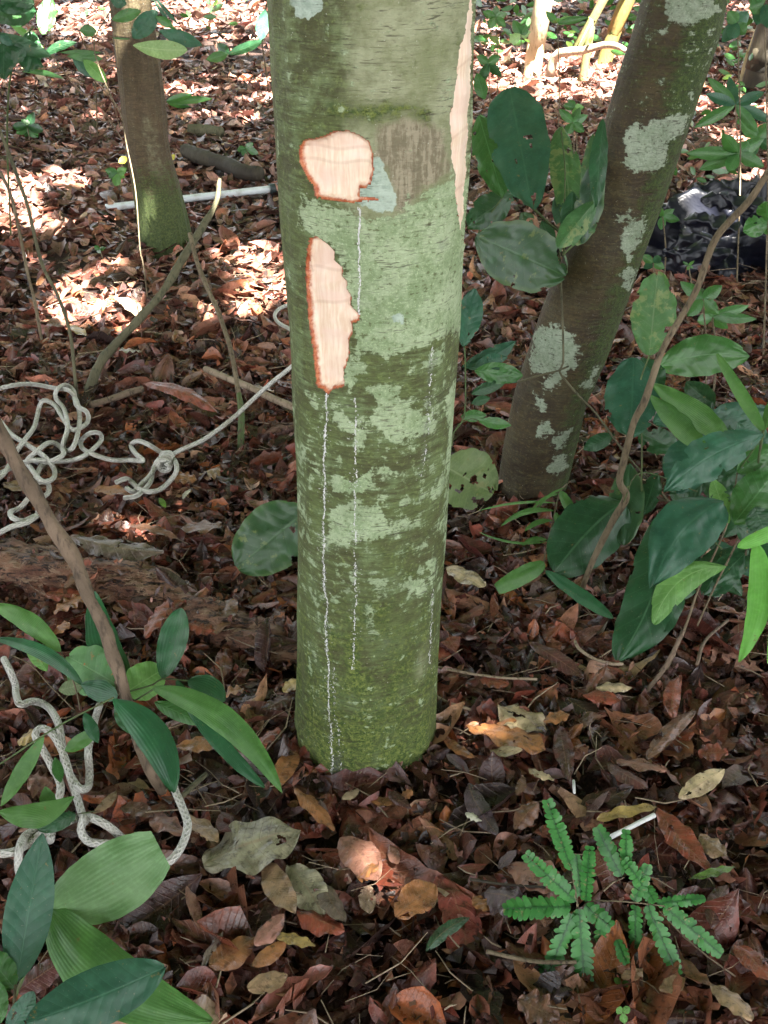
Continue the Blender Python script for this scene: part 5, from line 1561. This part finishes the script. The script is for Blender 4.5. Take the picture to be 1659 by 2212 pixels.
pl2 = plant('tiny_sprout', 'tiny bright green three leaf sprout at the bottom right', 'sprout', 8, (1050, 1130), [
    ('light', (1045, 1110), (1020, 1090), 35, (1.28, 1.28), dict()), ('light', (1048, 1110), (1075, 1085), 35, (1.28, 1.28), dict()), ('light', (1045, 1112), (1055, 1157), 35, (1.28, 1.28), dict())])
plant('tiny_sprout', 'tiny green sprout below the feathery seedlings', 'sprout', 8, (1040, 990), [
    ('light', (1040, 985), (1010, 965), 30, (1.34, 1.34), dict()), ('light', (1040, 985), (1078, 990), 30, (1.34, 1.34), dict())])

# ------------------------------------------------------------------ single fallen leaves that stand out
s = NT('feathery_leaflet')
uvn = s.n('UVMap'); uvn.uv_map = 'UVMap'
sp = s.n('SeparateXYZ', i_0=uvn.outputs[0])
c = s.mix(s.ramp(s.noise(s.co(), 55, 3), .35, .65), (.030, .15, .028), (.055, .215, .045))
c = s.mix(s.math('MULTIPLY', s.ramp(sp.outputs[1], .22, .0), .65), c, (.015, .06, .02))
c = s.mix(s.math('MULTIPLY', s.ramp(s.noise(s.co(), 120, 3), .64, .68), .6), c, (.25, .2, .09))
s.fin(c, .45, None, .5)
tr = s.n('BsdfTranslucent', i_Color=c); mx = s.n('MixShader', i_0=.15, i_1=s.b.outputs[0], i_2=tr.outputs[0])
s.t.links.new(mx.outputs[0], s.out.inputs[0])
for o_ in bpy.data.objects:
    if o_.name.startswith('leaflet_row') and o_.data.materials[0] == M['fern']: o_.data.materials[0] = s.m
CL = dict(grey=(.20, .15, .11), red=(.30, .07, .035), orange=(.40, .17, .06), tan=(.42, .27, .15), brown=(.19, .085, .045), cream=(.62, .48, .28), pink=(.36, .17, .12), maroon=(.10, .032, .028), yellow=(.55, .38, .12),
          dark=(.07, .04, .035), palegrey=(.40, .37, .24), pale=(.55, .38, .26), purple=(.12, .085, .10), green=(.14, .3, .03), white=(.85, .8, .66), darkgreen=(.02, .08, .03))
FL = [  # reg, base, tip, width, colour, eaten, label
    (4, (390, 1300), (905, 1395), 140, 'grey', 0, 'large long grey brown leaf lying on the rotten log'),
    (4, (790, 455), (1200, 615), 80, 'red', 0, 'long orange red leaf below the cord and left of the main trunk'),
    (4, (520, 1045), (740, 1065), 72, 'orange', 0, 'orange tan leaf under the tangled end of the cord'),
    (4, (640, -20), (790, 110), 100, 'pale', 0, 'pale tan leaf in the sun behind the bent branch'),
    (4, (260, 200), (355, 75), 95, 'pink', 0, 'pinkish leaf standing beside the thin left stem'),
    (4, (370, 130), (470, 190), 60, 'yellow', 0, 'yellowish leaf right of the thin left stem'),
    (4, (720, 1245), (985, 1315), 50, 'brown', 0, 'narrow brown leaf below the small green speck leaf'),
    (4, (1000, 1255), (1225, 1230), 60, 'brown', 0, 'brown leaf left of the big eaten leaf'),
    (4, (1100, 965), (1215, 920), 62, 'tan', 0, 'pale tan leaf right of the cord knot'),
    (4, (935, 975), (1095, 990), 66, 'orange', 0, 'orange tan leaf touching the right loop of the knot'),
    (4, (1335, 480), (1515, 505), 55, 'tan', 0, 'tan leaf lying against the pale fallen stick'),
    (4, (880, 1085), (915, 1140), 32, 'green', 0, 'tiny fresh green leaf below the cord knot'),
    (4, (655, 270), (775, 275), 38, 'palegrey', 0, 'pale green leaf behind the bent branch foot'),
    (4, (1010, 1090), (1060, 1035), 28, 'white', 0, 'white winged petal pair on the litter'),
    (4, (20, 1010), (130, 1060), 90, 'tan', 0, 'tan leaf inside the cord heap at the left edge'),
    (6, (225, 95), (440, 100), 70, 'red', 0, 'orange red leaf behind the top of the leaning stick'),
    (6, (270, 185), (430, 95), 60, 'orange', 0, 'orange brown curled leaf left of the leaning stick'),
    (6, (1100, 300), (1195, 110), 110, 'brown', 0, 'upright brown leaf resting on the rotten log'),
    (6, (960, 250), (1120, 290), 70, 'red', 0, 'red leaf at the foot of the upright brown leaf'),
    (6, (740, 320), (850, 130), 80, 'red', 0, 'shiny red leaf between the two strap leaves'),
    (6, (880, 180), (950, 100), 60, 'red', 0, 'small dark red leaf over the strap leaf tip'),
    (6, (1520, 600), (1335, 690), 75, 'maroon', 0, 'dark maroon leaf left of the main trunk foot'),
    (6, (1405, 1090), (1510, 905), 110, 'orange', 0, 'orange brown oval leaf beside the tip of the split strap leaf'),
    (6, (890, 880), (1150, 865), 80, 'orange', 0, 'orange leaf under the split strap leaf'),
    (6, (1325, 890), (1425, 785), 65, 'red', 0, 'pointed red leaf above the orange oval one'),
    (6, (470, 1225), (595, 1105), 50, 'tan', 0, 'narrow tan leaf right of the rope'),
    (6, (615, 1185), (785, 1235), 80, 'brown', 0, 'brown leaf under the broken stick end'),
    (6, (145, 1040), (285, 1065), 130, 'pink', 0, 'pink brown leaf behind the rope loop'),
    (6, (1145, 620), (1245, 585), 50, 'orange', 0, 'small orange leaf above the split strap leaf'),
    (6, (1445, 600), (1525, 540), 62, 'yellow', 0, 'yellow leaf touching the left of the main trunk'),
    (6, (90, 850), (180, 810), 90, 'yellow', 0, 'yellowish dead leaf inside the rope loop'),
    (6, (280, 300), (340, 230), 80, 'orange', 0, 'pale orange leaf left of the leaning stick above the plant'),
    (10, (165, 535), (495, 880), 125, 'orange', 0, 'shiny orange brown oval leaf below the left foot of the main trunk'),
    (7, (900, 400), (1330, 255), 215, 'palegrey', .05, 'largest leaf in the foreground, grey tan with dark blotches'),
    (7, (1180, 390), (1310, 610), 130, 'tan', 0, 'tan leaf tucked under the pale grey leaf'),
    (7, (1275, 405), (1430, 625), 165, 'palegrey', 0, 'pale grey green oval leaf in the foreground'),
    (7, (1430, 480), (1525, 650), 100, 'grey', 0, 'grey brown leaf behind the right of the pale grey leaf'),
    (7, (1315, 600), (1525, 690), 110, 'red', 0, 'red brown leaf at the lower end of the pale grey leaf'),
    (7, (925, 845), (1130, 715), 125, 'orange', 0, 'orange brown leaf in the foreground beside the rolled bark'),
    (7, (1125, 750), (1255, 615), 85, 'pink', 0, 'pinkish brown leaf leaning on the orange brown one'),
    (7, (640, 1130), (1005, 1060), 240, 'pale', .05, 'pale tan crinkled leaf at the bottom edge'),
    (7, (675, 175), (810, 265), 110, 'pink', 0, 'pink brown leaf beside the rope and broken stick end'),
    (7, (830, 180), (965, 305), 90, 'tan', 0, 'mottled tan leaf right of the rope'),
    (7, (1115, 845), (1265, 735), 75, 'orange', 0, 'orange and tan leaf below the pinkish brown one'),
    (7, (1205, 705), (1395, 755), 55, 'yellow', 0, 'narrow yellow brown leaf strip in the foreground'),
    (7, (890, 865), (985, 695), 38, 'grey', 0, 'rolled grey brown leaf like a small tube'),
    (7, (1510, 280), (1660, 470), 165, 'pink', 0, 'red brown leaf with dark blotch below the main trunk'),
    (7, (75, 965), (275, 825), 110, 'maroon', 0, 'red brown leaf between the two large ribbed leaves'),
    (7, (405, 865), (485, 815), 60, 'cream', 0, 'cream leaf scrap above the largest ribbed leaf'),
    (7, (240, 890), (325, 825), 45, 'cream', 0, 'narrow cream leaf scrap at the lower left'),
    (7, (825, 500), (890, 690), 55, 'pink', 0, 'narrow pink brown leaf right of the pleated palm leaf'),
    (7, (1095, 945), (1270, 880), 90, 'tan', .15, 'torn yellow tan leaf near the bottom edge'),
    (10, (555, 620), (695, 545), 75, 'cream', 0, 'small curled cream leaf right below the main trunk'),
    (10, (775, 635), (1010, 640), 80, 'orange', 0, 'orange tan leaf arched under the main trunk foot'),
    (10, (940, 550), (1135, 700), 95, 'maroon', 0, 'dark maroon curled leaf below the main trunk foot'),
    (10, (1040, 600), (1145, 560), 80, 'orange', 0, 'small tan oval leaf right of the dark curled leaf'),
    (10, (670, 1210), (860, 1180), 210, 'orange', 0, 'orange tan leaf end below the blotched one'),
    (10, (780, 1340), (775, 1565), 150, 'pale', 0, 'pale pinkish broken leaf in the middle foreground'),
    (10, (960, 1000), (1010, 1160), 110, 'pink', 0, 'small cupped pink brown leaf in the middle foreground'),
    (10, (1000, 1590), (1330, 1330), 280, 'orange', .3, 'ragged orange leaf full of holes in the foreground'),
    (10, (1395, 95), (1660, 275), 85, 'orange', 0, 'orange brown leaf right of the main trunk foot'),
    (10, (1420, 240), (1610, 410), 90, 'purple', 0, 'grey purple leaf below the orange brown one at right of trunk'),
    (11, (400, 440), (670, 590), 190, 'cream', .18, 'cream leaf with holes right of the main trunk'),
    (11, (360, 700), (540, 690), 60, 'cream', 0, 'cream leaf edge showing below the mottled orange leaf'),
    (11, (225, 555), (665, 690), 150, 'orange', .06, 'mottled orange green leaf lying over the cream one'),
    (11, (570, 90), (880, 285), 95, 'maroon', 0, 'curved maroon leaf left of the glossy shrub'),
    (11, (875, 385), (1085, 410), 75, 'red', 0, 'rolled red leaf under the glossy shrub'),
    (11, (945, 345), (1150, 330), 60, 'cream', .1, 'torn cream leaf above the rolled red leaf'),
    (11, (655, 535), (800, 490), 70, 'orange', 0, 'orange leaf right of the cream leaf with holes'),
    (11, (1230, 730), (1500, 450), 95, 'brown', 0, 'long brown leaf pointing up at the right'),
    (11, (1370, 500), (1415, 255), 100, 'red', 0, 'upright orange red leaf beside the shrub stems'),
    (11, (1515, 700), (1680, 690), 95, 'red', 0, 'bright red brown leaf at the right edge'),
    (11, (1405, 945), (1660, 780), 125, 'cream', 0, 'pale yellow curled leaf at the right'),
    (11, (950, 1075), (1285, 995), 75, 'yellow', 0, 'arched yellow brown leaf beside the white stick'),
    (11, (1010, 760), (1235, 895), 85, 'maroon', 0, 'shiny maroon leaf with a red tip'),
    (11, (1060, 750), (1340, 790), 55, 'pink', 0, 'narrow pinkish leaf above the shiny maroon one'),
    (11, (1285, 1010), (1580, 1340), 135, 'red', 0, 'long orange red leaf right of the white stick'),
    (11, (495, 1135), (625, 980), 115, 'brown', 0, 'brown blunt leaf above the feathery seedlings'),
    (11, (575, 795), (715, 855), 52, 'cream', 0, 'small pale tan leaf in the dark litter at right'),
    (11, (225, 1040), (315, 1085), 48, 'white', 0, 'white oval petal in the litter right of the trunk'),
    (11, (505, 940), (545, 830), 55, 'brown', 0, 'small brown oval leaf above the blunt one'),
    (11, (1520, 1150), (1670, 1260), 110, 'tan', 0, 'tan leaf right of the long orange red leaf'),
    (11, (240, 880), (400, 1160), 120, 'purple', 0, 'long dark purple leaf by the white petal'),
    (11, (405, 1350), (505, 1245), 60, 'purple', 0, 'small purple grey leaf left of the feathery seedlings'),
    (11, (745, 560), (800, 865), 105, 'maroon', 0, 'long dark brown leaf pointing down at the tiny white splinter'),
    (11, (80, 200), (190, 60), 100, 'red', 0, 'red leaf close to the right side of the main trunk'),
    (11, (300, 300), (465, 330), 70, 'red', .1, 'scrap of orange red leaf on the grey root'),
    (5, (-10, 1385), (185, 1490), 100, 'cream', .1, 'cream leaf right of the main trunk beside the strap leaflets'),
    (5, (1215, 510), (1335, 505), 60, 'orange', 0, 'orange leaf under the wide dark oval leaf'),
    (5, (830, 230), (905, 200), 60, 'orange', 0, 'orange tan leaf right of the leaning tree'),
    (8, (560, 490), (790, 590), 150, 'pink', 0, 'pink brown leaf under the star shaped seedling'),
    (8, (460, 600), (640, 650), 150, 'purple', 0, 'dark purplish leaf left under the star shaped seedling'),
    (8, (1325, 540), (1520, 480), 45, 'green', 0, 'narrow bright green fallen leaf at the lower right'),
    (8, (215, 850), (400, 710), 62, 'darkgreen', 0, 'small dark green fallen leaf in the foreground centre'),
    (8, (1420, 745), (1490, 560), 95, 'maroon', 0, 'red brown leaf right of the feathery seedlings'),
    (8, (1415, 985), (1595, 1140), 85, 'tan', 0, 'tan curled leaf in the bottom right corner'),
    (8, (1520, 820), (1680, 980), 90, 'red', 0, 'red leaf at the lower right edge'),
    (8, (1200, 1010), (1310, 960), 80, 'tan', 0, 'tan scrap below the feathery seedling tips'),
    (8, (1040, 960), (1130, 920), 70, 'tan', 0, 'small tan leaf below the yellow green leaflets'),
    (8, (600, 1060), (780, 1140), 140, 'brown', 0, 'brown leaf near the bottom edge right of centre'),
    (8, (420, 620), (480, 680), 70, 'orange', 0, 'small orange brown leaf left of the star shaped seedling'),
]
for i, (reg, b, t_, w, c_, ea, lb) in enumerate(FL):
    rgd = np.random.default_rng(i + 900)
    y = px(reg, b)[1]
    hb = rgd.uniform(.03, .048); ht = rgd.uniform(.03, .055)
    if reg == 4 and b[1] > 1200: hb, ht = .055, .06
    V, Fc, uv, B = leaf_geo(reg, b, t_, w, h=(hb, ht), bow=rgd.uniform(-.06, .06), arch=rgd.uniform(0, .07), sk=rgd.uniform(.85, 1.15), ex=rgd.uniform(.5, .75), fold=rgd.uniform(-.1, .35), roll=rgd.uniform(-.3, .3),
                            eaten=ea if ea else (.05 if i % 3 == 0 else 0), wav=rgd.uniform(.03, .10), rows=26, cols=11, seed=i * 5, flat=True)
    col_ = np.array(CL[c_]) * rgd.uniform(.85, 1.15)
    tag(mesh('fallen_leaf', V, Fc, M['dead'], None, uv=uv, cols={'col': np.repeat(col_[None], len(V), 0)}), lb, 'leaf', 'single fallen leaves that stand out on the litter')
print('objects', len(bpy.data.objects))
